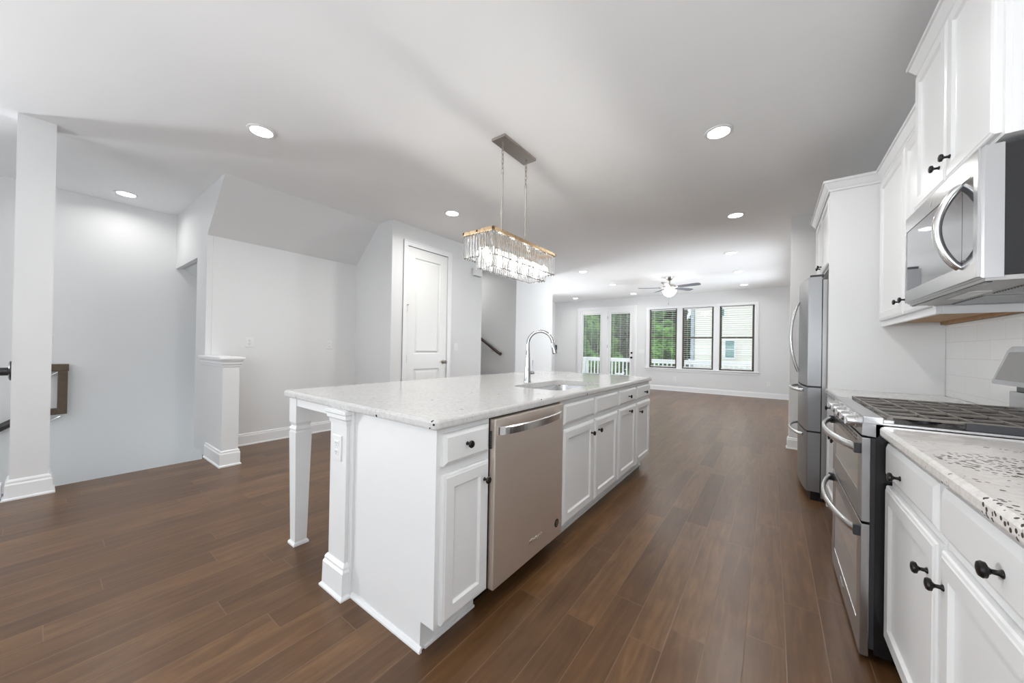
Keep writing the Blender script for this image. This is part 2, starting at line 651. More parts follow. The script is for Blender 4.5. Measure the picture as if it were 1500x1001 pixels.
def text_mesh(name, body, size, origin, right, upv, material, parent, depth=0.0006):
    cu = bpy.data.curves.new(name, 'FONT')
    cu.body = body
    cu.size = size
    cu.extrude = depth
    cu.align_x = 'CENTER'
    cu.align_y = 'CENTER'
    tmp = bpy.data.objects.new(name + '_tmp', cu)
    COL.objects.link(tmp)
    bpy.context.view_layer.update()
    dg = bpy.context.evaluated_depsgraph_get()
    me = bpy.data.meshes.new_from_object(tmp.evaluated_get(dg))
    bpy.data.objects.remove(tmp)
    r, u = Vector(right).normalized(), Vector(upv).normalized()
    nrm = r.cross(u)
    o_loc = Vector((0, 0, 0))
    q = parent
    while q is not None:
        o_loc += Vector(q.location)
        q = q.parent
    for v in me.vertices:
        v.co = Vector(origin) - o_loc + r * v.co.x + u * v.co.y + nrm * v.co.z
    me.materials.clear()
    me.materials.append(material)
    o = bpy.data.objects.new(name, me)
    COL.objects.link(o)
    o.parent = parent
    return o


def rrect(x0, x1, y0, y1, r, k=5):
    r = max(r, 0.0008)
    pts = []
    for cx, cy, a0 in ((x1 - r, y0 + r, -90), (x1 - r, y1 - r, 0), (x0 + r, y1 - r, 90), (x0 + r, y0 + r, 180)):
        for i in range(k + 1):
            a = R(a0 + 90 * i / k)
            pts.append((cx + r * math.cos(a), cy + r * math.sin(a)))
    return pts


BASE = [(0, 0), (0.024, 0), (0.024, 0.010), (0.015, 0.018), (0.015, 0.108), (0.010, 0.118), (0.010, 0.130), (0.004, 0.136), (0, 0.138)]
DOOR_RINGS = [(0, 0), (0, 0.013), (0.004, 0.017), (0.011, 0.019), (0.014, 0.021), (0.056, 0.021), (0.064, 0.012), (0.068, 0.011)]
DRAWER_RINGS = [(0, 0), (0, 0.012), (0.004, 0.015), (0.016, 0.021)]
KNOB_PROF = [(0.008, 0), (0.008, 0.002), (0.005, 0.006), (0.0045, 0.014), (0.008, 0.018), (0.0145, 0.021), (0.0155, 0.026), (0.013, 0.030), (0.006, 0.032), (0, 0.0322)]


def facemap(plane, s):
    return lambda u, w, d: (plane + s * d, u, w)


def add_knob(parent, x, y, z, s):
    return MB().lathe((x, y, z), (s, 0, 0), KNOB_PROF, 18).build('knob', M_KNOB, parent)


def add_door(parent, plane, s, y0, y1, z0, z1, knob=None, name='door', rings=DOOR_RINGS):
    d = MB().ringpanel(facemap(plane, s), y0, y1, z0, z1, rings).build(name, M_CAB, parent)
    if knob:
        add_knob(d, plane + s * 0.0205, knob[0], knob[1], s)
    return d


def add_drawer(parent, plane, s, y0, y1, z0, z1, knob=None, name='drawer_front'):
    return add_door(parent, plane, s, y0, y1, z0, z1, knob, name, DRAWER_RINGS)


# ================================================================ SETTING
XL, XS, XB, YB = -6.38, -4.66, 0.95, 11.24
YF = -3.3
fl = MB()
fl.box(XS, 2.2, YF, YB, -0.12, 0)
fl.box(XL, XS, YF, -1.6, -0.12, 0)
fl.box(-4.96, XS, 1.08, 2.80, -0.12, 0)
fl.box(XL, XS, 2.80, YB, -0.12, 0)
struct(fl.build('floor', M_FLOOR))
struct(MB().box(XL - 0.12, 2.2, YF - 0.12, YB + 0.12, ZC, ZC + 0.12).build('ceiling', M_CEIL))
# long left wall beside the stairwell and on into the living room
w = MB()
w.box(XL - 0.12, XL, YF - 0.12, -3.15, -1.6, ZC)
w.box(XL - 0.12, XL, -1.75, 7.4, -1.6, ZC)
w.box(XL - 0.12, XL, -3.15, -1.75, -1.6, 0.6)  # out-of-view opening added for the dining fill lamp
w.box(XL - 0.12, XL, -3.15, -1.75, 2.3, ZC)
w.box(XL - 0.12, XL, 9.4, YB + 0.12, -1.6, ZC)
w.box(XL - 0.12, XL, 7.4, 9.4, -1.6, 0.62)  # unseen opening added to let in the left living room fill
w.box(XL - 0.12, XL, 7.4, 9.4, 2.3, ZC)
w.box(XL - 0.12, XL, 8.37, 8.43, 0.62, 2.3)
struct(w.build('wall_left', M_WALL))
# stairwell below floor level
w = MB()
w.box(XL, XS, -1.6, 2.80, -1.72, -1.6)
w.box(XS, XS + 0.1, -1.6, 1.08, -1.6, -0.12)
w.box(XL, XS, -1.72, -1.6, -1.6, -0.12)
struct(w.build('wall_stairwell', M_WALL))
# wall at the head of the nook (edge on, with the stair opening)
YS = 1.08
w = MB()
w.prism([(-4.94, 0.0), (-5.33, 0.0), (-5.33, 2.165), (XL, 2.165), (XL, ZC), (-4.37, ZC), (-4.94, 2.36)], 1, YS, YS + 0.05)
struct(w.build('wall_stair_end', M_WALL))
# sloped underside of the upper flight + nook wall + dark sloped underside over the lower stair
w = MB()
w.prism([(-4.94, 2.36), (-4.37, ZC), (-4.94, ZC)], 1, YS + 0.05, 2.78)
struct(w.build('wall_sloped_soffit', M_WALL))
w = MB()
w.box(-5.05, -4.93, YS + 0.05, 2.78, 0, 2.36)
struct(w.build('wall_nook', M_WALL))
w = MB()
w.prism([(YS + 0.05, 2.2), (2.75, 2.2), (2.75, 0.9)], 0, XL, -5.05)
struct(w.build('wall_lower_stair_soffit', M_WALL))
# pantry block with the tall door
PX = -4.06
w = MB()
w.box(-5.05, PX, 2.78, 2.90, 0, ZC)
w.box(PX - 0.12, PX, 2.90, 3.02, 0, ZC)
w.box(PX - 0.12, PX, 3.78, 4.58, 0, ZC)
w.box(PX - 0.12, PX, 3.02, 3.78, 2.585, ZC)
w.box(XL, PX - 0.12, 4.46, 4.58, 0, ZC)
struct(w.build('wall_pantry', M_WALL))
# wall past the upward stair
w = MB()
w.box(XL, PX, 5.60, 5.72, 0, ZC)
w.box(PX - 0.12, PX, 5.72, 6.90, 0, ZC)
w.box(XL, PX, 6.90, 7.02, 0, ZC)
struct(w.build('wall_upper_stair', M_WALL))
w = MB()
for i in range(7):
    w.box(-4.35 - 0.27 * i - 0.27, -4.35 - 0.27 * i, 4.58, 5.60, 0, 0.185 * (i + 1))
struct(w.build('trim_1', M_RAIL)).name = 'floor_stair_flight'
# right side
w = MB()
w.box(XB, XB + 0.12, YF, -2.6, 0, ZC)
w.box(XB, XB + 0.12, -0.8, 7.1, 0, ZC)
w.box(XB, XB + 0.12, -2.6, -0.8, 0, 0.9)  # opening added out of frame for the kitchen fill lamp
w.box(XB, XB + 0.12, -2.6, -0.8, 2.25, ZC)
w.box(XB, XB + 0.12, 9.9, YB, 0, ZC)
w.box(XB, XB + 0.12, 7.1, 9.9, 0, 0.62)  # unseen opening added to pass the right living room fill
w.box(XB, XB + 0.12, 7.1, 9.9, 2.3, ZC)
w.box(XB, XB + 0.12, 8.46, 8.54, 0.62, 2.3)
struct(w.build('wall_right', M_WALL))
struct(MB().box(0.18, XB, 5.56, 5.66, 0, ZC).build('wall_fridge_stub', M_WALL))
# rear wall with glazed door unit and three windows
w = MB()
DX0, DX1, DZ = -5.40, -3.50, 2.54
WX0, WX1, WZ0, WZ1 = -3.07, -0.35, 0.665, 2.45
T0, T1 = YB, YB + 0.14
w.box(XL, DX0, T0, T1, 0, ZC)
w.box(DX0, DX1, T0, T1, DZ, ZC)
w.box(DX1, WX0, T0, T1, 0, ZC)
w.box(WX0, WX1, T0, T1, 0, WZ0)
w.box(WX0, WX1, T0, T1, WZ1, ZC)
w.box(WX1, XB + 0.12, T0, T1, 0, ZC)
struct(w.build('wall_back', M_WALL))
# front wall behind the camera with two wide openings added for the upward fill
w = MB()
w.box(XL, -4.4, YF - 0.12, YF, 0, ZC)
w.box(-4.4, 0.8, YF - 0.12, YF, 0, 0.35)
w.box(-4.4, 0.8, YF - 0.12, YF, 2.35, ZC)
w.box(-1.9, -1.5, YF - 0.12, YF, 0.35, 2.35)
w.box(0.8, XB, YF - 0.12, YF, 0, ZC)
struct(w.build('wall_front', M_WALL))

# column
c = MB()
c.box(-4.69, -4.51, -0.113, 0.066, 0, ZC)
struct(c.build('wall_column', M_WALL))
b = MB()
cp = [(-4.69, 0.066), (-4.69, -0.113), (-4.51, -0.113), (-4.51, 0.066), (-4.69, 0.066)]
b.sweep(cp, [(0, 0), (0.032, 0), (0.032, 0.010), (0.020, 0.018), (0.018, 0.11), (0.012, 0.12), (0.012, 0.135), (0.004, 0.148), (0, 0.15)])
struct(b.build('baseboard_column', M_TRIM))
struct(MB().box(-4.69, -4.585, -1.6, -0.146, 0, 0.10, 0.004).build('trim_1', M_TRIM))

# half wall post in front of the nook
p = MB()
p.box(-4.925, -4.205, 1.055, 1.185, 0, 0.98)
struct(p.build('wall_half_post', M_WALL))
p = MB()
pth = [(-4.93, 1.055), (-4.205, 1.055), (-4.205, 1.185), (-4.93, 1.185)]
p.sweep(pth, [(0, 0.955), (0.006, 0.96), (0.008, 0.975), (0.016, 0.985), (0.016, 1.005), (0.026, 1.02), (0.026, 1.028), (0, 1.028)])
p.box(-4.93, -4.168, 1.020, 1.222, 1.028, 1.052, 0.006)
struct(p.build('trim_2', M_TRIM))
p = MB()
p.sweep([(-4.72, 1.055), (-4.205, 1.055), (-4.205, 1.185), (-4.93, 1.185)], [(o, z * 1.12) for o, z in BASE])
struct(p.build('baseboard_post', M_TRIM))

# baseboards
struct(MB().sweep([(-4.93, 2.78), (-4.93, 1.19)][::-1], BASE).build('baseboard_nook', M_TRIM))
struct(MB().sweep([(-4.93, 2.78), (PX, 2.78), (PX, 2.955)], BASE).build('baseboard_pantry', M_TRIM))
struct(MB().sweep([(PX, 3.85), (PX, 4.58)], BASE).build('baseboard_hall', M_TRIM))
struct(MB().sweep([(PX, 5.60), (PX, 6.90)], BASE).build('baseboard_stair', M_TRIM))
struct(MB().sweep([(-3.47, YB), (XB, YB)], BASE).build('baseboard_back', M_TRIM))
struct(MB().sweep([(XL, YB), (-5.44, YB)], BASE).build('baseboard_left', M_TRIM))
struct(MB().sweep([(0.18, 5.66), (0.18, 5.56), (XB, 5.56)], BASE).build('baseboard_stub', M_TRIM))

# ---- pantry door (door_1)
d1 = MB()
fm = lambda u, w_, d: (PX - 0.045 + d, u, w_)
leaf = MB()
Y0, Y1, Z1 = 3.03, 3.77, 2.575
leaf.box(PX - 0.045, PX - 0.020, Y0, Y1, 0.012, Z1)
door1 = struct(leaf.build('door_1', M_DOOR))
pm = lambda u, w_, d: (PX - 0.012 + d, u, w_)
fr = MB()
# stiles and rails raised around the two sunk panels
for (a0, a1, b0, b1) in ((Y0, 3.16, 0.012, Z1), (3.635, Y1, 0.012, Z1), (3.16, 3.635, 2.44, Z1), (3.16, 3.635, 0.865, 1.075), (3.16, 3.635, 0.012, 0.22)):
    fr.box(PX - 0.0202, PX - 0.003, a0, a1, b0, b1)
fr.build('door_frame_rails', M_DOOR, door1)
for (b0, b1) in ((1.075, 2.44), (0.22, 0.865)):
    MB().ringpanel(pm, 3.16, 3.635, b0, b1, [(0, -0.012), (0, 0.009), (0.004, 0.006), (0.010, -0.0065), (0.026, -0.0065), (0.046, 0.003), (0.050, 0.004)]).build('door_panel', M_DOOR, door1)
kb = MB()
kb.lathe((PX - 0.003, 3.715, 0.955), (1, 0, 0), [(0.032, 0), (0.032, 0.006), (0.012, 0.010), (0.010, 0.034), (0.022, 0.042), (0.028, 0.052), (0.026, 0.064), (0.014, 0.070), (0, 0.071)], 24)
kb.build('door_knob', M_NICKEL, door1)
for z in (2.37, 1.71, 1.01, 0.25):
    MB().cyl((PX + 0.004, 3.026, z - 0.05), (PX + 0.004, 3.026, z + 0.05), 0.008, 10).build('door_hinge', M_NICKEL, door1)
MB().tube([(PX + 0.006, 3.022, 1.755), (PX + 0.040, 3.015, 1.757), (PX + 0.055, 3.012, 1.756)], 0.007, 8).build('door_stop', M_NICKEL, door1)
cs = MB()
CAS = [(0, 0), (0.070, 0), (0.070, 0.008), (0.060, 0.016), (0.020, 0.014), (0.008, 0.010), (0, 0.006)]
for (ya, yb) in ((2.955, 3.025), (3.775, 3.850)):
    cs.box(PX, PX + 0.016, ya, yb, 0, 2.64, 0.004)
    cs.box(PX, PX + 0.022, ya if ya < 3.3 else yb - 0.018, ya + 0.018 if ya < 3.3 else yb, 0, 2.655, 0.004)
cs.box(PX, PX + 0.016, 3.02, 3.78, 2.582, 2.64, 0.004)
cs.box(PX, PX + 0.022, 2.955, 3.850, 2.637, 2.655, 0.004)
struct(cs.build('trim_3', M_TRIM))

# ---- glazed rear door unit (door_2)
du = MB()
JD = 0.09
for (a0, a1, b0, b1) in ((DX0, -5.345, 0, DZ), (-4.575, -4.385, 0, DZ), (-3.545, DX1, 0, DZ), (-5.345, -4.575, 2.47, DZ), (-4.385, -3.545, 2.47, DZ)):
    du.box(a0, a1, YB + 0.002, YB + JD, b0, b1, 0.004)
door2 = struct(du.build('door_2', M_TRIM))
for nm, x0, x1, g0, g1 in (('fixed_leaf', -5.345, -4.575, -5.278, -4.642), ('door_leaf', -4.385, -3.545, -4.290, -3.648)):
    lf = MB()
    for (a0, a1, b0, b1) in ((x0, g0, 0.02, 2.47), (g1, x1, 0.02, 2.47), (g0, g1, 0.02, 0.22), (g0, g1, 2.405, 2.47)):
        lf.box(a0, a1, YB + 0.02, YB + 0.064, b0, b1)
    lo = lf.build(nm, M_TRIM, door2)
    MB().box(g0, g1, YB + 0.052, YB + 0.058, 0.22, 2.405).build('glass_pane', M_GLASS, lo)
    bz = MB()
    for (a0, a1, b0, b1) in ((g0 - 0.022, g0 + 0.004, 0.2, 2.43), (g1 - 0.004, g1 + 0.022, 0.2, 2.43), (g0, g1, 0.2, 0.224), (g0, g1, 2.402, 2.43)):
        bz.box(a0, a1, YB + 0.010, YB + 0.022, b0, b1, 0.003)
    bz.build('glazing_bead', M_TRIM, lo)
    if nm == 'door_leaf':
        h = MB()
        h.lathe((-3.59, YB + 0.02, 0.95), (0, -1, 0), [(0.032, 0), (0.032, 0.006), (0.012, 0.01), (0.011, 0.035), (0.026, 0.045), (0.028, 0.06), (0.012, 0.068), (0, 0.069)], 18)
        h.build('door_knob', M_KNOB, lo)
        h = MB()
        h.lathe((-3.59, YB + 0.02, 1.10), (0, -1, 0), [(0.032, 0), (0.030, 0.012), (0.018, 0.016), (0.016, 0.030), (0, 0.031)], 18)
        h.build('deadbolt', M_KNOB, lo)
        for z in (2.25, 1.3, 0.35):
            MB().cyl((-4.388, YB + 0.0, z - 0.05), (-4.388, YB + 0.0, z + 0.05), 0.009, 8).build('door_hinge', M_MIDGREY, lo)
cs = MB()
cs.box(DX0 - 0.07, DX0 + 0.004, YB - 0.018, YB, 0, DZ + 0.07, 0.005)
cs.box(DX1 - 0.004, DX1 + 0.07, YB - 0.018, YB, 0, DZ + 0.07, 0.005)
cs.box(DX0, DX1, YB - 0.018, YB, DZ - 0.004, DZ + 0.07, 0.005)
struct(cs.build('trim_4', M_TRIM))

# ---- three windows
WINS = [(-3.05, -2.262), (-2.122, -1.315), (-1.172, -0.372)]
for i, (x0, x1) in enumerate(WINS):
    f = MB()
    y0, y1 = YB + 0.075, YB + 0.125
    z0, z1 = 0.672, 2.445
    fw_ = 0.050
    f.box(x0, x0 + fw_, y0, y1, z0, z1)
    f.box(x1 - fw_, x1, y0, y1, z0, z1)
    f.box(x0, x1, y0, y1, z0, z0 + 0.04)
    f.box(x0, x1, y0, y1, z1 - 0.03, z1)
    f.box(x0, x1, y0 - 0.006, y1, 1.555, 1.595)
    wo = struct(f.build('window_%d' % (i + 1), M_WFRAME))
    MB().box(x0 + fw_, x1 - fw_, y0 + 0.022, y0 + 0.028, z0 + 0.04, z1 - 0.03).build('glass_pane', M_GLASS, wo)
# mullions, casing, stool
cs = MB()
for x0, x1 in ((WX0, -3.05), (-2.262, -2.122), (-1.315, -1.172), (-0.372, WX1)):
    cs.box(x0, x1, YB - 0.002, YB + 0.13, WZ0, WZ1)
cs.box(WX0 - 0.07, WX0 + 0.004, YB - 0.018, YB, WZ0 - 0.0, WZ1 + 0.07, 0.005)
cs.box(WX1 - 0.004, WX1 + 0.07, YB - 0.018, YB, WZ0 - 0.0, WZ1 + 0.07, 0.005)
cs.box(WX0, WX1, YB - 0.018, YB, WZ1 - 0.004, WZ1 + 0.07, 0.005)
cs.box(-2.262, -2.122, YB - 0.014, YB, WZ0, WZ1, 0.004)
cs.box(-1.315, -1.172, YB - 0.014, YB, WZ0, WZ1, 0.004)
struct(cs.build('trim_5', M_TRIM))
st = MB()
st.box(WX0 - 0.10, WX1 + 0.10, YB - 0.055, YB + 0.075, WZ0 - 0.025, WZ0 + 0.004, 0.006)
st.box(WX0 - 0.07, WX1 + 0.07, YB - 0.018, YB, WZ0 - 0.09, WZ0 - 0.025, 0.004)
struct(st.build('trim_6', M_TRIM))


# ---- blinds
def blind(x0, x1, ztop, zbot, y, label, pitch=0.058, depth=0.046, wand=True):
    t = thing('window_blind', label, 'blind', ((x0 + x1) / 2, y, zbot), 'white slatted blinds in the rear glazing')
    MB().box(x0, x1, y - 0.022, y + 0.022, ztop - 0.035, ztop, 0.003).build('headrail', M_BLIND, t)
    s = MB()
    z = zbot + 0.035
    while z < ztop - 0.05:
        a = R(-9)
        dy, dz = depth / 2 * math.cos(a), depth / 2 * math.sin(a)
        s.loft([[(x0 + 0.004, y - dy, z - dz), (x0 + 0.004, y, z + 0.002), (x0 + 0.004, y + dy, z + dz), (x0 + 0.004, y + dy, z + dz - 0.0022), (x0 + 0.004, y, z), (x0 + 0.004, y - dy, z - dz - 0.0022)],
                [(x1 - 0.004, y - dy, z - dz), (x1 - 0.004, y, z + 0.002), (x1 - 0.004, y + dy, z + dz), (x1 - 0.004, y + dy, z + dz - 0.0022), (x1 - 0.004, y, z), (x1 - 0.004, y - dy, z - dz - 0.0022)]])
        z += pitch
    s.build('slats', M_BLIND, t)
    MB().box(x0 + 0.002, x1 - 0.002, y - 0.02, y + 0.02, zbot, zbot + 0.02, 0.003).build('bottom_rail', M_BLIND, t)
    k = MB()
    n = 3
    for q in range(n):
        xx = x0 + (x1 - x0) * (0.14 + 0.72 * q / (n - 1))
        for yy in (y - depth / 2, y + depth / 2):
            k.box(xx - 0.0012, xx + 0.0012, yy - 0.0012, yy + 0.0012, zbot + 0.015, ztop - 0.03)
    k.build('ladder_cord', M_BLIND, t)


blind(-3.008, -2.30, 2.435, 0.705, YB + 0.046, 'white slatted blind in the left window, facing only green trees')
blind(-2.085, -1.352, 2.435, 0.705, YB + 0.046, 'white slatted blind in the middle window of three')
blind(-1.135, -0.41, 2.435, 0.705, YB + 0.046, 'white slatted blind in the right window, in front of the neighbouring house window')
blind(-5.27, -4.65, 2.395, 0.235, YB + 0.036, 'narrow white blind in the fixed glass panel left of the rear door', 0.032, 0.024)
blind(-4.282, -3.656, 2.395, 0.235, YB + 0.036, 'narrow white blind in the glass of the rear door', 0.032, 0.024)

# ================================================================ ISLAND
IX = -1.012
IY0, IY1 = 0.902, 3.735
IB = -1.62           # cabinet backs
# end panel, back panel, pilaster, apron
ep = thing('island_end_panel', 'smooth white end panel of the island with an outlet pilaster on its left', 'island panel', (-1.4, 0.91, 0))
MB().prism([(IB, 0), (-1.087, 0), (-1.087, 0.115), (IX, 0.115), (IX, 0.876), (IB, 0.876)], 1, 0.900, 0.918).build('end_panel', M_CAB, ep)
MB().sweep([(-1.60, 0.900), (-1.076, 0.900)], [(0, 0), (0.012, 0), (0.012, 0.008), (0.006, 0.020), (0, 0.022)]).build('shoe_moulding', M_TRIM, ep)
pil = MB()
pil.box(-1.757, -1.606, 0.872, 0.905, 0.13, 0.876, 0.002)
pil.box(-1.606, -1.578, 0.888, 0.905, 0.0, 0.876, 0.002)
pl_ = pil.build('pilaster', M_CAB, ep)
cpm = MB()
PP = [(-1.757, 0.905), (-1.757, 0.872), (-1.606, 0.872), (-1.606, 0.905)]
cpm.sweep(PP, [(0, 0.806), (0.004, 0.808), (0.006, 0.826), (0.014, 0.834), (0.014, 0.852), (0.020, 0.858), (0.020, 0.875), (0, 0.875)])
cpm.build('capital', M_CAB, pl_)
pb = MB()
pb.sweep(PP, [(0, 0), (0.030, 0), (0.030, 0.008), (0.020, 0.018), (0.018, 0.12), (0.012, 0.130), (0.012, 0.143), (0.004, 0.155), (0, 0.158)])
pb.build('plinth', M_TRIM, pl_)
bpn = MB().box(-1.755, IB - 0.001, 0.906, IY1, 0, 0.876).build('island_back', M_CAB)
bpn.name = 'knee_wall'
tag(bpn, 'plain white knee wall behind the island cabinets on the seating side', 'knee wall')
tf = thing('island_table_frame', 'tapered white square legs and apron carrying the seating overhang of the island top', 'table frame', (-2.0, 2.3, 0))
MB().box(-2.225, -1.778, 0.905, 0.925, 0.824, 0.8755, 0.002).build('apron', M_CAB, tf)
MB().box(-2.24, -2.22, 0.99, 3.62, 0.824, 0.876, 0.002).build('side_apron', M_CAB, tf)


def sqring(cx, cy, h, z):
    return [(cx - h, cy - h, z), (cx + h, cy - h, z), (cx + h, cy + h, z), (cx - h, cy + h, z)]


def leg_mesh(cx, cy):
    m = MB()
    pr = [(0.042, 0), (0.042, 0.010), (0.038, 0.018), (0.0325, 0.022), (0.0445, 0.655), (0.0445, 0.668), (0.041, 0.674), (0.041, 0.682), (0.045, 0.686), (0.037, 0.704), (0.038, 0.710), (0.045, 0.726), (0.045, 0.876)]
    m.loft([sqring(cx, cy, h, z) for h, z in pr])
    return m


leg_mesh(-2.268, 0.946).build('leg', M_CAB, tf)
leg_mesh(-2.268, 3.66).build('leg', M_CAB, tf)


def base_cab(label, y0, y1, plane, s, back, cols, loc=None, toe=True, ztop=0.876, zb=0.115, dz=(0.125, 0.695), rz=(0.728, 0.852), group=None):
    t = thing('base_cabinet', label, 'cabinet', ((plane + back) / 2, (y0 + y1) / 2, 0), group)
    MB().box(plane, back, y0, y1, zb, ztop).build('cabinet_box', M_CAB, t)
    tk = MB()
    px = plane - s * 0.075
    tk.box(px, px - s * 0.012, y0, y1, 0, zb)
    tk.box(px + s * 0.010, px, y0, y1, 0, 0.012, 0.003)
    tk.box(px - s * 0.012, back, y0 + 0.02, y1 - 0.02, 0.0, zb)
    tk.build('toe_kick', M_CAB, t)
    for (a0, a1, kd, kr, drawer) in cols:
        add_drawer(t, plane, s, a0, a1, rz[0], rz[1], kr, 'drawer_front' if drawer else 'false_drawer_front')
        add_door(t, plane, s, a0, a1, dz[0], dz[1], kd)
    return t


base_cab('narrow white base cabinet at the near corner of the island, left of the dishwasher', 0.918, 1.203, IX, 1, IB,
         [(0.922, 1.188, (1.155, 0.618), (1.045, 0.795), True)], group='island base cabinets')
# sink base: open box so the bowl can hang inside
sb = thing('base_cabinet', 'white sink base cabinet with two doors and knobless top fronts, right of the dishwasher', 'cabinet', (-1.3, 2.33, 0), 'island base cabinets')
q = MB()
q.box(IX, IX - 0.02, 1.858, 2.812, 0.115, 0.876)
q.box(IB, IX - 0.02, 1.858, 1.876, 0.115, 0.876)
q.box(IB, IX - 0.02, 2.794, 2.812, 0.115, 0.876)
q.box(IB, IX - 0.02, 1.876, 2.794, 0.115, 0.133)
q.build('cabinet_box', M_CAB, sb)
q = MB()
q.box(IX - 0.075, IX - 0.087, 1.858, 2.812, 0, 0.115)
q.box(IX - 0.065, IX - 0.075, 1.858, 2.812, 0, 0.012, 0.003)
q.build('toe_kick', M_CAB, sb)
add_drawer(sb, IX, 1, 1.885, 2.325, 0.728, 0.852, None, 'false_drawer_front')
add_drawer(sb, IX, 1, 2.350, 2.795, 0.728, 0.852, None, 'false_drawer_front')
add_door(sb, IX, 1, 1.885, 2.325, 0.125, 0.695, (2.275, 0.612))
add_door(sb, IX, 1, 2.350, 2.795, 0.125, 0.695, (2.400, 0.612))
base_cab('white base cabinet with two drawers over two doors at the far end of the island', 2.814, IY1, IX, 1, IB,
         [(2.830, 3.270, (3.075, 0.655), (3.055, 0.785), True), (3.300, 3.728, (3.375, 0.610), (3.53, 0.782), True)], group='island base cabinets')

# countertop with sink cut-out
SX0, SX1, SY0, SY1 = -1.495, -1.095, 2.00, 2.73


def slab(m, x0, x1, y0, y1, z0, z1, rad, hole=None, k=6):
    def ring(ins, z):
        return [(p[0], p[1], z) for p in rrect(x0 + ins, x1 - ins, y0 + ins, y1 - ins, rad - ins, k)]
    prof = [(0.007, z0), (0.002, z0 + 0.003), (0.0, z0 + 0.009), (0.0, z1 - 0.011), (0.003, z1 - 0.004), (0.011, z1)]
    rings = [ring(a, z) for a, z in prof]
    if hole is None:
        m.loft(rings)
        return m
    hx0, hx1, hy0, hy1, hr = hole
    hp = rrect(hx0, hx1, hy0, hy1, hr, k)
    rings += [[(p[0], p[1], z1) for p in hp], [(p[0], p[1], z0) for p in hp], rings[0]]
    m.loft(rings, False, False)
    return m


isl = slab(MB(), -2.325, -0.983, 0.868, 3.755, 0.876, 0.914, 0.022, (SX0, SX1, SY0, SY1, 0.09)).build('island_countertop', M_GRAN)
tag(isl, 'long white speckled granite island top with a sink cut-out', 'countertop')
snk = thing('kitchen_sink', 'undermount stainless steel sink bowl set in the island top', 'sink', (-1.295, 2.365, 0.876))
m = MB()


def sring(ins, z, rad):
    return [(p[0], p[1], z) for p in rrect(SX0 + ins, SX1 - ins, SY0 + ins, SY1 - ins, rad, 6)]


m.loft([sring(-0.02, 0.8755, 0.10), sring(0.004, 0.8755, 0.088), sring(0.008, 0.860, 0.084), sring(0.016, 0.72, 0.075), sring(0.05, 0.700, 0.045), sring(0.17, 0.697, 0.02)], False, True, True)
m.loft([sring(-0.02, 0.8735, 0.10), sring(-0.002, 0.8735, 0.09), sring(0.004, 0.86, 0.084), sring(0.012, 0.718, 0.075), sring(0.05, 0.696, 0.045), sring(0.17, 0.693, 0.02)], False, True, True)
m.build('bowl', M_STEELV, snk)
MB().lathe((-1.295, 2.365, 0.698), (0, 0, 1), [(0.056, 0), (0.056, 0.004), (0.042, 0.003), (0.040, -0.006 + 0.007), (0, 0.001)], 24).build('drain', M_CHROME, snk)

fa = thing('kitchen_faucet', 'tall chrome gooseneck faucet behind the island sink', 'faucet', (-1.576, 2.346, 0.914))
bx, by = -1.576, 2.346
m = MB()
m.lathe((bx, by, 0.914), (0, 0, 1), [(0.029, 0), (0.029, 0.004), (0.0255, 0.02), (0.023, 0.10), (0.0185, 0.19), (0.0145, 0.26)], 24)
m.build('body', M_CHROME, fa)
path = [(bx, by, 1.168), (bx, by, 1.20)]
dirx = Vector((0.86, 0.51, 0)).normalized()
rad_ = 0.098
for i in range(0, 19):
    a = math.pi - R(172) * i / 18
    c_ = Vector((bx, by, 1.225)) + dirx * (rad_ + rad_ * math.cos(a)) + Vector((0, 0, rad_ * math.sin(a)))
    path.append(c_)
MB().tube(path, 0.0135, 14).build('spout_arc', M_CHROME, fa)
e0 = Vector(path[-1])
tdir = (Vector(path[-1]) - Vector(path[-2])).normalized()
hd = MB()
hd.lathe(e0, tdir, [(0.0135, 0), (0.0165, 0.012), (0.018, 0.05), (0.0205, 0.088), (0.018, 0.092), (0, 0.092)], 20)
sh = hd.build('spray_head', M_CHROME, fa)
MB().lathe(e0 + tdir * 0.092, tdir, [(0.0165, 0), (0.0165, 0.003), (0, 0.0032)], 16).build('spray_face', M_DARK, sh)
bt = e0 + tdir * 0.045 + dirx * 0.017
MB().box(bt.x - 0.006, bt.x + 0.008, bt.y - 0.006, bt.y + 0.008, bt.z - 0.022, bt.z + 0.022, 0.003).build('spray_button', M_DARK, sh)
m = MB()
hz = Vector((0.25, 0.97, 0)).normalized()
p0 = Vector((bx, by, 0.985)) + hz * 0.018
m.lathe(p0, hz, [(0.014, 0), (0.016, 0.004), (0.016, 0.042), (0.012, 0.046), (0, 0.0462)], 18)
p1 = p0 + hz * 0.032
m.tube([p1 + Vector((0, 0, 0.012)), p1 + Vector((0, 0.002, 0.05)), p1 + Vector((0, 0.006, 0.105))], 0.0042, 8)
m.build('lever', M_CHROME, fa)

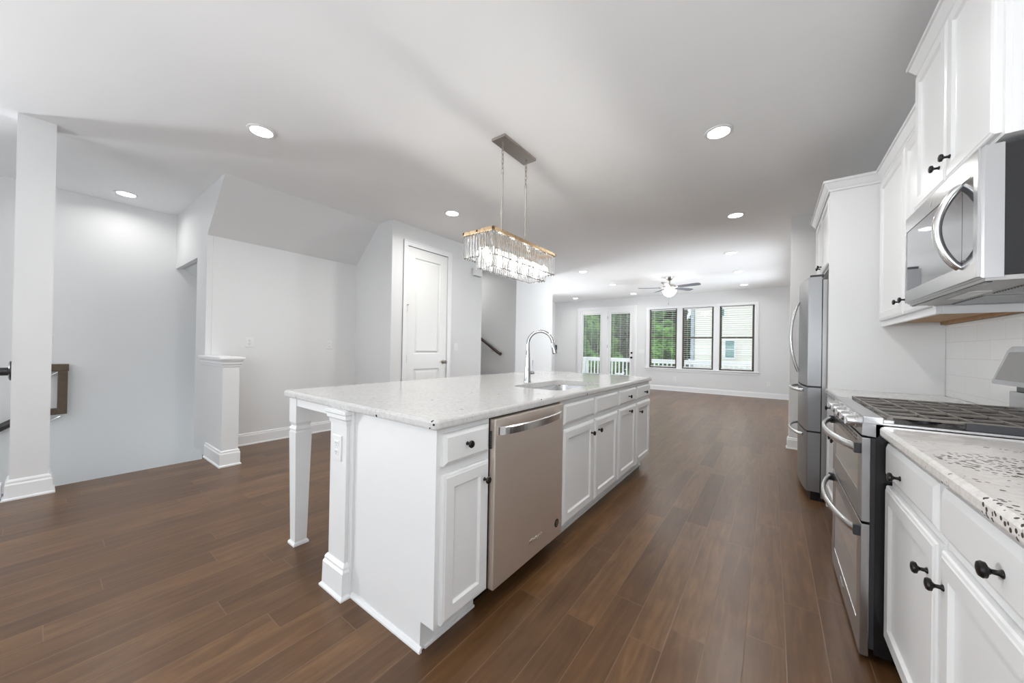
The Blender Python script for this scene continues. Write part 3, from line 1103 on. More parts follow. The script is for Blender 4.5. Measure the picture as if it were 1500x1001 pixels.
# ---- dishwasher
dw = thing('dishwasher', 'warm stainless steel dishwasher built into the island', 'dishwasher', (-1.2, 1.53, 0))
MB().box(-1.60, IX - 0.004, 1.21, 1.852, 0.10, 0.868).build('tub', M_BLACK, dw)
MB().box(-1.60, -1.10, 1.21, 1.852, 0.004, 0.10).build('toe_panel', M_BLACK, dw)
dd = MB()
dd.box(IX - 0.004, IX + 0.030, 1.214, 1.848, 0.105, 0.866, 0.005)
ddo = dd.build('front_door', M_DW, dw)
hdl = []
ys = [1.232 + (1.795 - 1.232) * i / 24 for i in range(25)]
for y in ys:
    t_ = (y - ys[0]) / (ys[-1] - ys[0])
    bow = 0.052 * (1 - (2 * t_ - 1) ** 2) ** 0.7
    hdl.append((IX + 0.040 + bow * 0.75, y, 0.812))
hm = MB()
rings = []
for p in hdl:
    rings.append([(p[0] - 0.006, p[1], p[2] - 0.019), (p[0] + 0.004, p[1], p[2] - 0.017), (p[0] + 0.006, p[1], p[2] + 0.016), (p[0] + 0.001, p[1], p[2] + 0.020), (p[0] - 0.006, p[1], p[2] + 0.019)])
hm.loft(rings)
hm.box(IX + 0.029, IX + 0.040, 1.232, 1.252, 0.795, 0.829)
hm.box(IX + 0.029, IX + 0.040, 1.775, 1.795, 0.795, 0.829)
hm.build('bar_handle', M_HANDLE, ddo)
text_mesh('maker_lettering', 'Whirlpool', 0.030, (IX + 0.0305, 1.560, 0.196), (0, 1, 0), (0, 0, 1), M_HANDLE, ddo)
MB().lathe((IX + 0.030, 1.785, 0.186), (1, 0, 0), [(0.024, 0), (0.024, 0.0015), (0.021, 0.0022), (0, 0.0022)], 24).build('round_badge', M_BLACK, ddo)
bd = MB()
for dzz in (-0.010, 0.0, 0.010):
    bd.box(IX + 0.0322, IX + 0.0332, 1.774, 1.796, 0.186 + dzz - 0.0025, 0.186 + dzz + 0.0025)
bd.build('badge_bars', M_HANDLE, ddo)
vn = MB()
for i in range(9):
    vn.box(IX - 0.003, IX + 0.012, 1.2065, 1.2125, 0.735 + i * 0.009, 0.740 + i * 0.009)
vn.build('side_vent', M_DARK, dw)


# ---- outlets and switches
def plate(name, label, cat, c, normal, w_=0.072, h_=0.116, kind='outlet', group=None):
    """c: centre on the wall; normal is one of +-x, +-y"""
    t = thing(name, label, cat, c, group)
    nv = Vector(normal)
    uv = Vector((-nv.y, nv.x, 0))
    cv = Vector(c)

    def bx3(u0, u1, z0, z1, d0, d1, bev=0.0):
        a = cv + uv * u0 + nv * d0 + Vector((0, 0, z0))
        b_ = cv + uv * u1 + nv * d1 + Vector((0, 0, z1))
        return MB().box(a.x, b_.x, a.y, b_.y, a.z, b_.z, bev)
    bx3(-w_ / 2, w_ / 2, -h_ / 2, h_ / 2, 0.0, 0.006, 0.002).build('cover_plate', M_PLATE, t)
    if kind == 'outlet':
        for zz in (-0.021, 0.021):
            r_ = bx3(-0.017, 0.017, zz - 0.014, zz + 0.014, 0.006, 0.0085, 0.001).build('receptacle', M_PLATE, t)
            s_ = MB()
            for uu in (-0.007, 0.007):
                a = cv + uv * (uu - 0.0012) + nv * 0.0084 + Vector((0, 0, zz - 0.002))
                b_ = cv + uv * (uu + 0.0012) + nv * 0.0090 + Vector((0, 0, zz + 0.007))
                s_.box(a.x, b_.x, a.y, b_.y, a.z, b_.z)
            a = cv + uv * (-0.002) + nv * 0.0084 + Vector((0, 0, zz - 0.010))
            b_ = cv + uv * 0.002 + nv * 0.0090 + Vector((0, 0, zz - 0.006))
            s_.box(a.x, b_.x, a.y, b_.y, a.z, b_.z)
            s_.build('slots', M_SLOT, r_)
    else:
        n = 1 if kind == 'switch' else 2
        for q in range(n):
            uo = 0 if n == 1 else (-0.023 + 0.046 * q)
            bx3(uo - 0.005, uo + 0.005, -0.012, 0.012, 0.006, 0.018 if kind == 'switch' else 0.012, 0.001).build('toggle', M_PLATE, t)
    return t


plate('wall_outlet', 'white outlet on the pilaster at the near end of the island', 'outlet', (-1.684, 0.872, 0.690), (0, -1, 0), 0.078, 0.122)
plate('wall_outlet', 'white outlet on the nook wall above the half wall post', 'outlet', (-4.93, 1.478, 1.203), (1, 0, 0))
plate('wall_outlet', 'white outlet on the nook wall, further from the post and nearer the tall door', 'outlet', (-4.93, 2.400, 1.187), (1, 0, 0))
plate('light_switch', 'white light switch beside the tall white pantry door', 'switch', (PX, 3.975, 1.19), (1, 0, 0), kind='switch')
plate('light_switch', 'white switch seen edge-on on the far side of the white column', 'switch', (-4.56, 0.066, 1.22), (0, 1, 0), kind='switch')
plate('light_switch', 'wide white switch plate between the rear door and the windows', 'switch', (-3.27, YB, 1.155), (0, -1, 0), 0.16, 0.11, kind='double')
plate('wall_outlet', 'white outlet low on the rear wall under the left window', 'outlet', (-2.305, YB, 0.362), (0, -1, 0))
plate('wall_outlet', 'white outlet low on the rear wall right of the windows', 'outlet', (-0.061, YB, 0.368), (0, -1, 0))
chm = thing('door_chime', 'white door chime box high on the wall right of the pantry door', 'chime box', (PX, 4.42, 2.46))
MB().box(PX, PX + 0.055, 4.335, 4.515, 2.40, 2.515, 0.008).build('cover', M_PLATE, chm)
MB().box(PX + 0.004, PX + 0.050, 4.345, 4.505, 2.392, 2.402).build('base_plate', M_MIDGREY, chm)

# ================================================================ RIGHT RUN
RX = 0.367           # face frame plane of base cabinets (faces -X)
RB = 0.945
bc1 = base_cab('white base cabinet with one drawer and one door right beside the range', 1.388, 1.903, RX, -1, RB,
               [(1.398, 1.902, (1.445, 0.600), (1.70, 0.775), True)], group='base cabinets on the range wall')
base_cab('white base cabinet in the bottom right corner, nearest the camera', 0.62, 1.386, RX, -1, RB,
         [(0.66, 1.366, (1.335, 0.612), (1.06, 0.785), True)], group='base cabinets on the range wall')
base_cab('narrow white base cabinet between the range and the refrigerator panel', 2.70, 3.648, RX, -1, RB,
         [(2.73, 3.17, (3.12, 0.61), (2.95, 0.79), True), (3.19, 3.63, (3.24, 0.61), (3.41, 0.79), True)], group='base cabinets on the range wall')
rct = slab(MB(), 0.330, 0.944, 0.30, 1.915, 0.876, 0.914, 0.03).build('kitchen_countertop', M_GRAN2)
tag(rct, 'white granite countertop with dark flecks right of the range', 'countertop')
fct = slab(MB(), 0.335, 0.944, 2.698, 3.649, 0.876, 0.914, 0.006).build('kitchen_countertop', M_GRAN)
tag(fct, 'short pale granite countertop between the range and the refrigerator panel', 'countertop')
bs = MB()
bs.box(0.9455, 0.9495, 0.30, 3.649, 0.915, 1.365)
bs.box(0.938, 0.9495, 0.30, 3.649, 1.365, 1.388, 0.002)
struct(bs.build('wall_backsplash', M_TILE))

# ---- refrigerator side panel
fp = MB().box(0.352, 0.945, 3.650, 3.672, 0.0, 2.450).build('tall_cabinet_divider', M_CAB)
tag(fp, 'tall plain white panel between the countertop and the refrigerator', 'panel')

# ---- refrigerator
rf = thing('refrigerator', 'stainless steel french door refrigerator with two freezer drawers', 'refrigerator', (0.6, 4.165, 0))
FY0, FY1 = 3.715, 4.615
MB().box(0.325, 0.93, FY0 + 0.005, FY1 - 0.005, 0.03, 1.775).build('body', M_MIDGREY, rf)


def fridge_front(y):
    t_ = (y - FY0) / (FY1 - FY0)
    return 0.236 - 0.033 * (1 - (2 * t_ - 1) ** 2) ** 0.85 if 0 < t_ < 1 else 0.236


def fridge_door(name, y0, y1, z0, z1):
    pts = [(0.318, y0), (fridge_front(y0) + 0.004, y0)]
    n = 14
    for i in range(n + 1):
        y = y0 + 0.003 + (y1 - y0 - 0.006) * i / n
        pts.append((fridge_front(y), y))
    pts += [(fridge_front(y1) + 0.004, y1), (0.318, y1)]
    m_ = MB()
    m_.loft([[(p[0], p[1], z) for p in pts] for z in (z0, z1)])
    return m_.build(name, M_FRIDGE, rf)


fd1 = fridge_door('door', FY0, 4.160, 0.922, 1.800)
fd2 = fridge_door('door', 4.168, FY1, 0.922, 1.800)
fz1 = fridge_door('freezer_drawer', FY0, FY1, 0.560, 0.908)
fz2 = fridge_door('freezer_drawer', FY0, FY1, 0.075, 0.546)
sl = MB()
sl.box(0.236, 0.325, FY0 + 0.004, FY1 - 0.004, 0.908, 0.922)
sl.box(0.236, 0.325, FY0 + 0.004, FY1 - 0.004, 0.546, 0.560)
sl.box(0.316, 0.326, FY0 + 0.008, FY1 - 0.008, 0.08, 1.78)
sl.build('gasket', M_BLACK, rf)
MB().box(0.262, 0.93, FY0 + 0.02, FY1 - 0.02, 0.0, 0.072).build('kick_grille', M_BLACK, rf)
for dr, yc in ((fd1, 4.125), (fd2, 4.205)):
    pth = []
    for i in range(21):
        t_ = i / 20
        bow = math.sin(math.pi * t_) ** 0.8
        pth.append((fridge_front(yc) - 0.004 - 0.058 * bow, yc, 1.015 + 0.64 * t_))
    MB().tube(pth, (0.011, 0.013), 12, flat=(1, 0, 0)).build('handle', M_HANDLE, dr)
for dr, zc in ((fz1, 0.872), (fz2, 0.505)):
    pth = []
    for i in range(21):
        t_ = i / 20
        bow = math.sin(math.pi * t_) ** 0.6
        y = 3.83 + 0.67 * t_
        pth.append((fridge_front(y) - 0.004 - 0.058 * bow, y, zc))
    MB().tube(pth, (0.011, 0.013), 12, flat=(1, 0, 0)).build('handle', M_HANDLE, dr)
MB().box(0.245, 0.33, FY0 + 0.005, FY0 + 0.06, 1.800, 1.818, 0.004).build('hinge_cover', M_DARK, rf)
MB().box(0.245, 0.33, FY1 - 0.06, FY1 - 0.005, 1.800, 1.818, 0.004).build('hinge_cover', M_DARK, rf)

# ---- cabinet over the refrigerator
oc = thing('wall_cabinet', 'white two-door cabinet above the refrigerator', 'cabinet', (0.65, 4.16, 1.9), 'upper cabinets on the range wall')
MB().box(0.366, 0.945, 3.674, 4.655, 1.88, 2.450).build('cabinet_box', M_CAB, oc)
add_door(oc, 0.366, -1, 3.690, 4.155, 1.895, 2.425, (4.115, 1.95))
add_door(oc, 0.366, -1, 4.170, 4.640, 1.895, 2.425, (4.215, 1.95))
MB().box(0.352, 0.945, 4.657, 4.678, 0, 2.450).build('side_panel', M_CAB, oc)

# ---- upper cabinet between panel and microwave
uc = thing('wall_cabinet', 'white two-door upper cabinet between the microwave and the refrigerator panel', 'cabinet', (0.8, 3.1, 1.4), 'upper cabinets on the range wall')
MB().box(0.64, 0.945, 2.622, 3.648, 1.425, 2.450).build('cabinet_box', M_CAB, uc)
add_door(uc, 0.64, -1, 3.050, 3.622, 1.425, 2.425, (3.105, 1.505))
add_door(uc, 0.64, -1, 2.640, 3.038, 1.425, 2.425, (2.985, 1.505))
lr = MB()
lr.box(0.640, 0.660, 2.600, 3.648, 1.387, 1.425, 0.002)
lr.box(0.660, 0.945, 2.600, 2.620, 1.387, 1.425, 0.002)
lr.build('light_rail', M_CAB, uc)
un = MB()
un.box(0.66, 0.945, 2.62, 3.648, 1.412, 1.4245)
un.box(0.66, 0.945, 2.62, 2.64, 1.392, 1.412)
un.box(0.92, 0.945, 2.62, 3.648, 1.392, 1.412)
un.build('raw_underside', M_RAWWOOD, uc)
crn = MB()
CRP = [(0, 2.442), (0.006, 2.442), (0.008, 2.456), (0.014, 2.462), (0.030, 2.492), (0.034, 2.500), (0.042, 2.503), (0.042, 2.520), (0, 2.520)]
crn.sweep([(0.945, 4.68), (0.350, 4.68), (0.350, 3.648), (0.638, 3.648), (0.638, 2.64)], CRP)
cro = crn.build('crown_moulding', M_CAB)
tag(cro, 'white crown moulding wrapping the refrigerator cabinet and the lower upper cabinet', 'moulding')

# ---- raised deeper cabinet over the microwave
tcb = thing('wall_cabinet', 'raised white two-door cabinet above the microwave', 'cabinet', (0.76, 2.22, 1.88), 'upper cabinets on the range wall')
TY0, TY1 = 1.815, 2.620
q = MB()
q.box(0.587, 0.945, TY0, TY0 + 0.019, 1.892, 2.640)
q.box(0.587, 0.945, TY1 - 0.019, TY1, 1.892, 2.640)
q.box(0.587, 0.945, TY0 + 0.019, TY1 - 0.019, 1.892, 1.911)
q.box(0.587, 0.945, TY0 + 0.019, TY1 - 0.019, 2.580, 2.640)
q.box(0.930, 0.945, TY0 + 0.019, TY1 - 0.019, 1.911, 2.580)
q.build('cabinet_box', M_CAB, tcb)
MB().box(0.600, 0.640, TY0 - 0.002, TY0, 1.892, 2.60).build('frame_edge', M_CAB, tcb)
add_door(tcb, 0.587, -1, 2.2205, TY1 - 0.004, 1.905, 2.585, (2.405, 1.995) and (2.275, 1.985))
add_door(tcb, 0.587, -1, TY0 + 0.015, 2.2145, 1.905, 2.585, (2.165, 1.985))
m = MB()
m.sweep([(0.945, TY1), (0.587, TY1), (0.587, TY0), (0.945, TY0)], [(o, z + 0.145) for o, z in CRP])
m.build('crown', M_CAB, tcb)

# ---- microwave
mw = thing('microwave', 'stainless over-the-range microwave with a black glass door', 'microwave', (0.75, 2.22, 1.45))
MX = 0.545
MY0, MY1 = 1.826, 2.612
MB().box(0.592, 0.944, MY0 + 0.004, MY1, 1.448, 1.868).build('body', M_BLACK, mw)
fm2 = MB()
fm2.ringpanel(facemap(0.592, -1), MY0, MY1, 1.440, 1.872, [(0, 0), (0, 0.040), (0.004, 0.045), (0.006, 0.047)])
# front frame with an opening for the glass
GY0, GY1, GZ0, GZ1 = 1.862, 2.594, 1.503, 1.798
for (a0, a1, b0, b1) in ((MY0 + 0.006, GY0, 1.446, 1.866), (GY1, MY1 - 0.006, 1.446, 1.866), (GY0, GY1, 1.446, GZ0), (GY0, GY1, GZ1, 1.866)):
    fm2.box(MX - 0.006, MX + 0.003, a0, a1, b0, b1)
mfo = fm2.build('front_frame', M_STEEL, mw)
MB().box(MX - 0.004, MX + 0.002, 1.957, GY1, GZ0, GZ1).build('door_glass', M_BGLASS, mw)
cpn = MB().box(MX - 0.004, MX + 0.002, GY0, 1.953, GZ0, GZ1).build('control_panel', M_BGLASS, mw)
pth = []
for i in range(25):
    t_ = i / 24
    bow = math.sin(math.pi * t_) ** 0.75
    pth.append((MX - 0.006 - 0.056 * bow, 1.962, 1.500 + 0.292 * t_))
MB().tube(pth, (0.013, 0.016), 14, flat=(1, 0, 0)).build('handle', M_HANDLE, mw)
MB().lathe((MX - 0.006, 2.265, 1.832), (-1, 0, 0), [(0.012, 0), (0.012, 0.001), (0, 0.001)], 16).build('round_badge', M_MIDGREY, mw)
hb = MB()
hb.box(0.556, 0.94, MY0 + 0.006, MY1 - 0.004, 1.430, 1.447, 0.002)
hbo = hb.build('hood_underside', M_MIDGREY, mw)
MB().box(0.560, 0.572, MY0 + 0.01, MY1 - 0.02, 1.426, 1.431).build('dark_seam', M_BLACK, hbo)
for (a0, a1) in ((1.87, 2.19), (2.25, 2.57)):
    fi = MB()
    for i in range(16):
        yy = a0 + (a1 - a0) * i / 16
        fi.box(0.68, 0.90, yy, yy + (a1 - a0) / 16 * 0.6, 1.424, 1.431)
    fi.build('grease_filter', M_STEEL, hbo)
MB().box(0.60, 0.655, 2.10, 2.34, 1.427, 1.431).build('cooktop_lamp_lens', M_PLATE, hbo)

# ---- range
rg = thing('gas_range', 'freestanding stainless double oven gas range with black grates', 'range', (0.6, 2.3, 0))
GYA, GYB = 1.918, 2.692
MB().box(0.325, 0.930, GYA, GYB, 0.035, 0.915).build('body', M_BLACK, rg)
MB().box(0.312, 0.326, GYA + 0.004, GYB - 0.004, 0.05, 0.86).build('inner_frame', M_DARK, rg)
for yy in (GYA + 0.05, GYB - 0.05):
    MB().cyl((0.40, yy, 0.0), (0.40, yy, 0.036), 0.018, 12).build('foot', M_BLACK, rg)
    MB().cyl((0.85, yy, 0.0), (0.85, yy, 0.036), 0.018, 12).build('foot', M_BLACK, rg)
# cooktop pan with front control fascia
ck = MB()
ck.box(0.288, 0.346, GYA - 0.002, GYB + 0.002, 0.915, 0.944, 0.003)
ck.box(0.340, 0.930, GYA - 0.002, GYB + 0.002, 0.915, 0.924, 0.002)
ck.box(0.340, 0.375, GYA + 0.004, GYB - 0.004, 0.922, 0.936, 0.003)
cko = ck.build('cooktop', M_STEEL, rg)
MB().box(0.372, 0.872, GYA + 0.020, GYB - 0.020, 0.9235, 0.9262).build('burner_pan', M_BLACK, cko)
fa_ = MB()
fa_.prism([(0.289, 0.944), (0.286, 0.870), (0.330, 0.866), (0.345, 0.915), (0.345, 0.940)], 1, GYA, GYB)
fao = fa_.build('control_fascia', M_STEEL, rg)
fao.data.update()
for i in range(5):
    yy = 2.035 + i * 0.135
    k_ = MB()
    k_.lathe((0.288, yy, 0.906), (-1, 0, 0), [(0.026, 0), (0.026, 0.006), (0.022, 0.008), (0.021, 0.030), (0.018, 0.033), (0, 0.0332)], 22)
    k_.box(0.249, 0.258, yy - 0.004, yy + 0.004, 0.890, 0.922, 0.002)
    k_.build('burner_knob', M_HANDLE, fao)


def oven_door(z0, z1, hz_, vents):
    m_ = MB()
    x0_ = 0.286
    wz0, wz1, wy0, wy1 = z0 + 0.10, z1 - 0.055, GYA + 0.075, GYB - 0.075
    m_.box(x0_, 0.311, GYA + 0.001, wy0, z0, z1, 0.002)
    m_.box(x0_, 0.311, wy1, GYB - 0.001, z0, z1, 0.002)
    m_.box(x0_, 0.311, wy0, wy1, z0, wz0, 0.002)
    m_.box(x0_, 0.311, wy0, wy1, wz1, z1, 0.002)
    o_ = m_.build('oven_door', M_STEEL, rg)
    MB().box(x0_ + 0.002, 0.309, wy0, wy1, wz0, wz1).build('oven_window', M_OVENG, o_)
    pth_ = []
    for i in range(25):
        t_ = i / 24
        bow_ = math.sin(math.pi * t_) ** 0.7
        pth_.append((x0_ - 0.010 - 0.060 * bow_, GYA + 0.020 + (GYB - GYA - 0.04) * t_, hz_))
    hh = MB().tube(pth_, (0.010, 0.016), 12, flat=(1, 0, 0))
    hh.build('handle', M_HANDLE, o_)
    for yy in (GYA + 0.008, GYB - 0.028):
        MB().box(x0_ - 0.020, x0_, yy, yy + 0.020, hz_ - 0.020, hz_ + 0.020, 0.002).build('handle_end_cap', M_DARK, o_)
    if vents:
        v_ = MB()
        for i in range(6):
            yy = GYA + 0.10 + i * 0.10
            v_.box(x0_ - 0.001, x0_ + 0.004, yy, yy + 0.07, z1 - 0.016, z1 - 0.010)
            v_.box(x0_ - 0.001, x0_ + 0.004, yy, yy + 0.07, z1 - 0.030, z1 - 0.024)
        v_.build('vent_slots', M_BLACK, o_)
    return o_


od1 = oven_door(0.535, 0.860, 0.815, True)
od2 = oven_door(0.018, 0.525, 0.492, False)
text_mesh('maker_lettering', 'Whirlpool', 0.022, (0.2855, 2.34, 0.075), (0, -1, 0), (0, 0, 1), M_MIDGREY, od2)
# burners
for (xx, yy, rr) in ((0.48, 2.08, 0.05), (0.76, 2.08, 0.042), (0.48, 2.53, 0.055), (0.76, 2.53, 0.042), (0.62, 2.30, 0.05)):
    MB().lathe((xx, yy, 0.926), (0, 0, 1), [(rr, 0), (rr, 0.005), (rr * 0.8, 0.008), (rr * 0.78, 0.014), (rr * 0.6, 0.017), (0, 0.017)], 24).build('burner', M_BLACK, cko)
# three grates, each one part
for gi in range(3):
    g = MB()
    ya = GYA + 0.014 + gi * 0.250
    yb_ = ya + 0.244
    xa, xb_ = 0.358, 0.885
    zt, zb_ = 0.954, 0.943
    for yy in (ya, yb_ - 0.012):
        g.box(xa, xb_, yy, yy + 0.012, zb_, zt, 0.003)
    n_ = 5
    for i in range(n_ + 1):
        xx = xa + (xb_ - xa - 0.012) * i / n_
        g.box(xx, xx + 0.008, ya, yb_, zb_, zt, 0.0025)
    g.box(xa, xb_, (ya + yb_) / 2 - 0.005, (ya + yb_) / 2 + 0.005, zb_, zt - 0.002, 0.002)
    for xx in (xa, xb_ - 0.014):
        for yy in (ya, yb_ - 0.014):
            g.box(xx, xx + 0.014, yy, yy + 0.014, 0.924, zb_ + 0.002)
    g.build('burner_grate', M_IRON, rg)
MB().box(0.545, 0.90, GYA + 0.001, GYA + 0.012, 0.925, 0.950, 0.002).build('griddle_edge', M_DARK, cko)
# back guard
rs = MB()
rs.box(0.868, 0.930, 1.975, 2.628, 0.924, 1.030, 0.006)
rso = rs.build('back_riser', M_STEEL, rg)
MB().box(0.880, 0.928, 1.99, 2.60, 1.029, 1.056).build('exhaust_gap', M_BLACK, rso)
cn = MB()
outl = [(2.700, 1.062), (2.702, 1.072), (2.652, 1.215), (2.625, 1.232), (1.985, 1.232), (1.960, 1.215), (1.908, 1.072), (1.910, 1.062), (1.925, 1.056), (2.685, 1.056)]


def tilt(p, off, sc=1.0):
    y_, z_ = p
    cy_, cz_ = 2.305, 1.144
    y_, z_ = cy_ + (y_ - cy_) * sc, cz_ + (z_ - cz_) * sc
    return (0.838 + (z_ - 1.056) * 0.20 + off, y_, z_)


cn.loft([[tilt(p, 0.07) for p in outl], [tilt(p, 0.012) for p in outl], [tilt(p, 0.0, 0.985) for p in outl]])
cno = cn.build('control_console', M_STEEL, rg)
sc_ = MB()
so = [(2.668, 1.078), (2.618, 1.205), (1.992, 1.205), (1.942, 1.078)]
sc_.loft([[tilt(p, 0.004) for p in so], [tilt(p, -0.0025) for p in so]])
sco = sc_.build('control_screen', M_GREY, cno)
mk = MB()
for yy in (2.545, 2.50, 2.42):
    mk.box(0.8535, 0.8565, yy, yy + 0.018, 1.140, 1.146)
mk.build('screen_marks', M_PLATE, sco)

# ================================================================ CHANDELIER
ch = thing('chandelier', 'rectangular two-tier crystal chandelier hanging over the island', 'chandelier', (-1.765, 2.38, ZC))
MB().box(-1.833, -1.697, 2.152, 2.606, ZC - 0.022, ZC - 0.001, 0.004).build('ceiling_plate', M_NICKEL, ch)
ZT = 2.046
for yr in (2.215, 2.548):
    MB().lathe((-1.765, yr, ZC - 0.022), (0, 0, -1), [(0.012, 0), (0.012, 0.006), (0.005, 0.012), (0.004, 0.026), (0, 0.026)], 14).build('hook_boss', M_NICKEL, ch)
    zc = ZC - 0.046
    li = 0
    zend = 2.60
    stepz = (zc - zend) / 6
    chn = MB()
    while li < 6:
        cz_ = zc - stepz * (li + 0.5)
        pts = []
        for q in range(14):
            a = 2 * math.pi * q / 14
            u_ = 0.0085 * math.cos(a)
            hz2 = (stepz * 0.5 + 0.006) * math.sin(a)
            pts.append((-1.765 + (u_ if li % 2 else 0), yr + (0 if li % 2 else u_), cz_ + hz2))
        chn.tube(pts, 0.0024, 8, closed=True)
        li += 1
    chn.build('chain', M_NICKEL, ch)
    MB().lathe((-1.765, yr, ZT + 0.01), (0, 0, 1), [(0.0075, 0), (0.0075, zend - ZT - 0.022), (0.010, zend - ZT - 0.018), (0.010, zend - ZT - 0.004), (0.004, zend - ZT), (0, zend - ZT)], 14).build('rod', M_NICKEL, ch)
TX0, TX1, TYa, TYb = -1.911, -1.605, 1.922, 2.826
tr = MB()
# open frame tray with bars and a lamp rail
for (a0, a1, b0, b1) in ((TX0, TX0 + 0.016, TYa, TYb), (TX1 - 0.016, TX1, TYa, TYb), (TX0, TX1, TYa, TYa + 0.016), (TX0, TX1, TYb - 0.016, TYb)):
    tr.box(a0, a1, b0, b1, ZT - 0.012, ZT + 0.014, 0.002)
tr.box(-1.773, -1.757, TYa, TYb, ZT - 0.004, ZT + 0.012)
tro = tr.build('frame', M_BRASS, ch)
LX0, LX1, LYa, LYb = -1.838, -1.672, 2.020, 2.735
t2 = MB()
for (a0, a1, b0, b1) in ((LX0 - 0.006, LX0 + 0.006, LYa, LYb), (LX1 - 0.006, LX1 + 0.006, LYa, LYb), (LX0, LX1, LYa - 0.006, LYa + 0.006), (LX0, LX1, LYb - 0.006, LYb + 0.006)):
    t2.box(a0, a1, b0, b1, 1.925, 1.933)
for yy in (2.1, 2.38, 2.66):
    t2.box(-1.84, -1.67, yy - 0.004, yy + 0.004, 1.925, 1.933)
    t2.box(-1.769, -1.761, yy - 0.004, yy + 0.004, 1.925, ZT)
t2.build('inner_frame', M_NICKEL, ch)
for yy in (2.03, 2.205, 2.38, 2.555, 2.73):
    s_ = MB().cyl((-1.765, yy, ZT - 0.005), (-1.765, yy, ZT - 0.105), 0.010, 12).build('candle_sleeve', M_NICKEL, ch)
    MB().lathe((-1.765, yy, ZT - 0.105), (0, 0, -1), [(0.012, 0), (0.017, 0.02), (0.020, 0.040), (0.013, 0.068), (0.004, 0.088), (0, 0.09)], 14).build('bulb', M_BULB, s_)


def prism_mesh(h):
    rings = []
    for rr, z in ((0.005, 0), (0.0125, -0.010), (0.0125, -h + 0.014), (0.004, -h)):
        rings.append([(rr * 1.15 * math.cos(2 * math.pi * k / 6), rr * 0.8 * math.sin(2 * math.pi * k / 6), z) for k in range(6)])
    me = bpy.data.meshes.new('crystal_prism')
    V = [p for r_ in rings for p in r_]
    F = []
    for i in range(3):
        for j in range(6):
            a, b_ = i * 6 + j, i * 6 + (j + 1) % 6
            F.append((a, b_, b_ + 6, a + 6))
    F.append(tuple(range(6))[::-1])
    F.append(tuple(range(18, 24)))
    me.from_pydata(V, [], F)
    me.materials.append(M_CRYSTAL)
    bm = bmesh.new()
    bm.from_mesh(me)
    bmesh.ops.recalc_face_normals(bm, faces=bm.faces[:])
    bm.to_mesh(me)
    bm.free()
    return me


def perimeter(x0, x1, y0, y1, pitch):
    out = []
    ny = round((y1 - y0) / pitch)
    nx = round((x1 - x0) / pitch)
    for i in range(ny + 1):
        y = y0 + (y1 - y0) * i / ny
        out.append((x1, y, 90))
    for i in range(1, nx):
        out.append((x0 + (x1 - x0) * i / nx, y0, 0))
    for i in range(ny + 1):
        y = y0 + (y1 - y0) * i / ny
        out.append((x0, y, 90))
    for i in range(1, nx):
        out.append((x0 + (x1 - x0) * i / nx, y1, 0))
    return out


me_u, me_l = prism_mesh(0.176), prism_mesh(0.132)
spots = [(p, me_u, ZT - 0.012) for p in perimeter(TX0 + 0.014, TX1 - 0.014, TYa + 0.014, TYb - 0.014, 0.0285)]
spots += [(p, me_l, 1.924) for p in perimeter(LX0, LX1, LYa, LYb, 0.0275)]
spots.sort(key=lambda s_: (s_[0][0] + 0.0) ** 2 + s_[0][1] ** 2 + (s_[2] - 1.2) ** 2)
rest = MB()
for i, (p, me, z) in enumerate(spots):
    if i < 100:
        o = bpy.data.objects.new('crystal_prism', me)
        COL.objects.link(o)
        o.parent = ch
        o.location = (p[0] + 1.765, p[1] - 2.38, z - ZC)
        o.rotation_euler = (0, 0, R(p[2] + random.uniform(-10, 10)))
    else:
        a = R(p[2])
        rest.add([(p[0] + v.co.x * math.cos(a) - v.co.y * math.sin(a), p[1] + v.co.x * math.sin(a) + v.co.y * math.cos(a), z + v.co.z) for v in me.vertices], [list(f.vertices) for f in me.polygons])
ro = rest.build('far_crystal_prisms', M_CRYSTAL, ch)
ro['kind'] = 'stuff'

# ================================================================ RECESSED LIGHTS
dl = thing('recessed_light', '', 'recessed light', (0, 0, ZC), 'recessed ceiling lights')
m = MB()
m.lathe((0, 0, ZC - 0.001), (0, 0, -1), [(0.098, 0), (0.097, 0.006), (0.088, 0.009), (0.072, 0.006), (0.070, 0.0)], 32)
mo = MB()
mo.v = [(v[0], v[1], v[2]) for v in m.v]
mo.f = m.f
mo.smooth = m.smooth
mo.build('trim_ring', M_TRIM, dl)
MB().lathe((0, 0, ZC - 0.0015), (0, 0, -1), [(0.0745, 0), (0.0745, 0.0072), (0, 0.0074)], 32).build('lens', M_LENS, dl)
LIGHTS = [
    (-3.264, 1.029, 'large recessed ceiling light left of the chandelier, nearest the camera'),
    (-5.933, 0.576, 'recessed ceiling light over the stairwell beside the white column'),
    (-0.345, 3.081, 'large recessed ceiling light right of the chandelier, nearest the kitchen cabinets'),
    (-3.245, 3.075, 'recessed ceiling light in front of the tall white pantry door'),
    (-0.375, 5.080, 'recessed ceiling light beside the refrigerator, second in the right row'),
    (-0.575, 6.985, 'recessed ceiling light third in the right row, just nearer than the fan'),
    (-3.305, 7.000, 'recessed ceiling light between the chandelier and the fan, nearest of the left living room row'),
    (-3.313, 8.790, 'recessed ceiling light left of the fan, second of the left living room row'),
    (-5.222, 10.53, 'recessed ceiling light above the glazed rear door, near the far left corner'),
    (-5.208, 8.800, 'recessed ceiling light half hidden by the wall edge left of the living room'),
    (-0.580, 8.700, 'recessed ceiling light right of the fan, fourth in the right row'),
    (-0.570, 10.45, 'recessed ceiling light farthest in the right row, near the windows'),
    (-0.345, 1.030, 'recessed ceiling light over the aisle between island and range, just above the frame'),
    (-5.300, 5.090, 'added recessed light over the upward stair, unseen behind the pantry wall'),  # unseen lamp put in to brighten the stair's side wall
    (-3.325, 10.52, 'recessed ceiling light just left of the fan blades, close to the rear wall'),
]
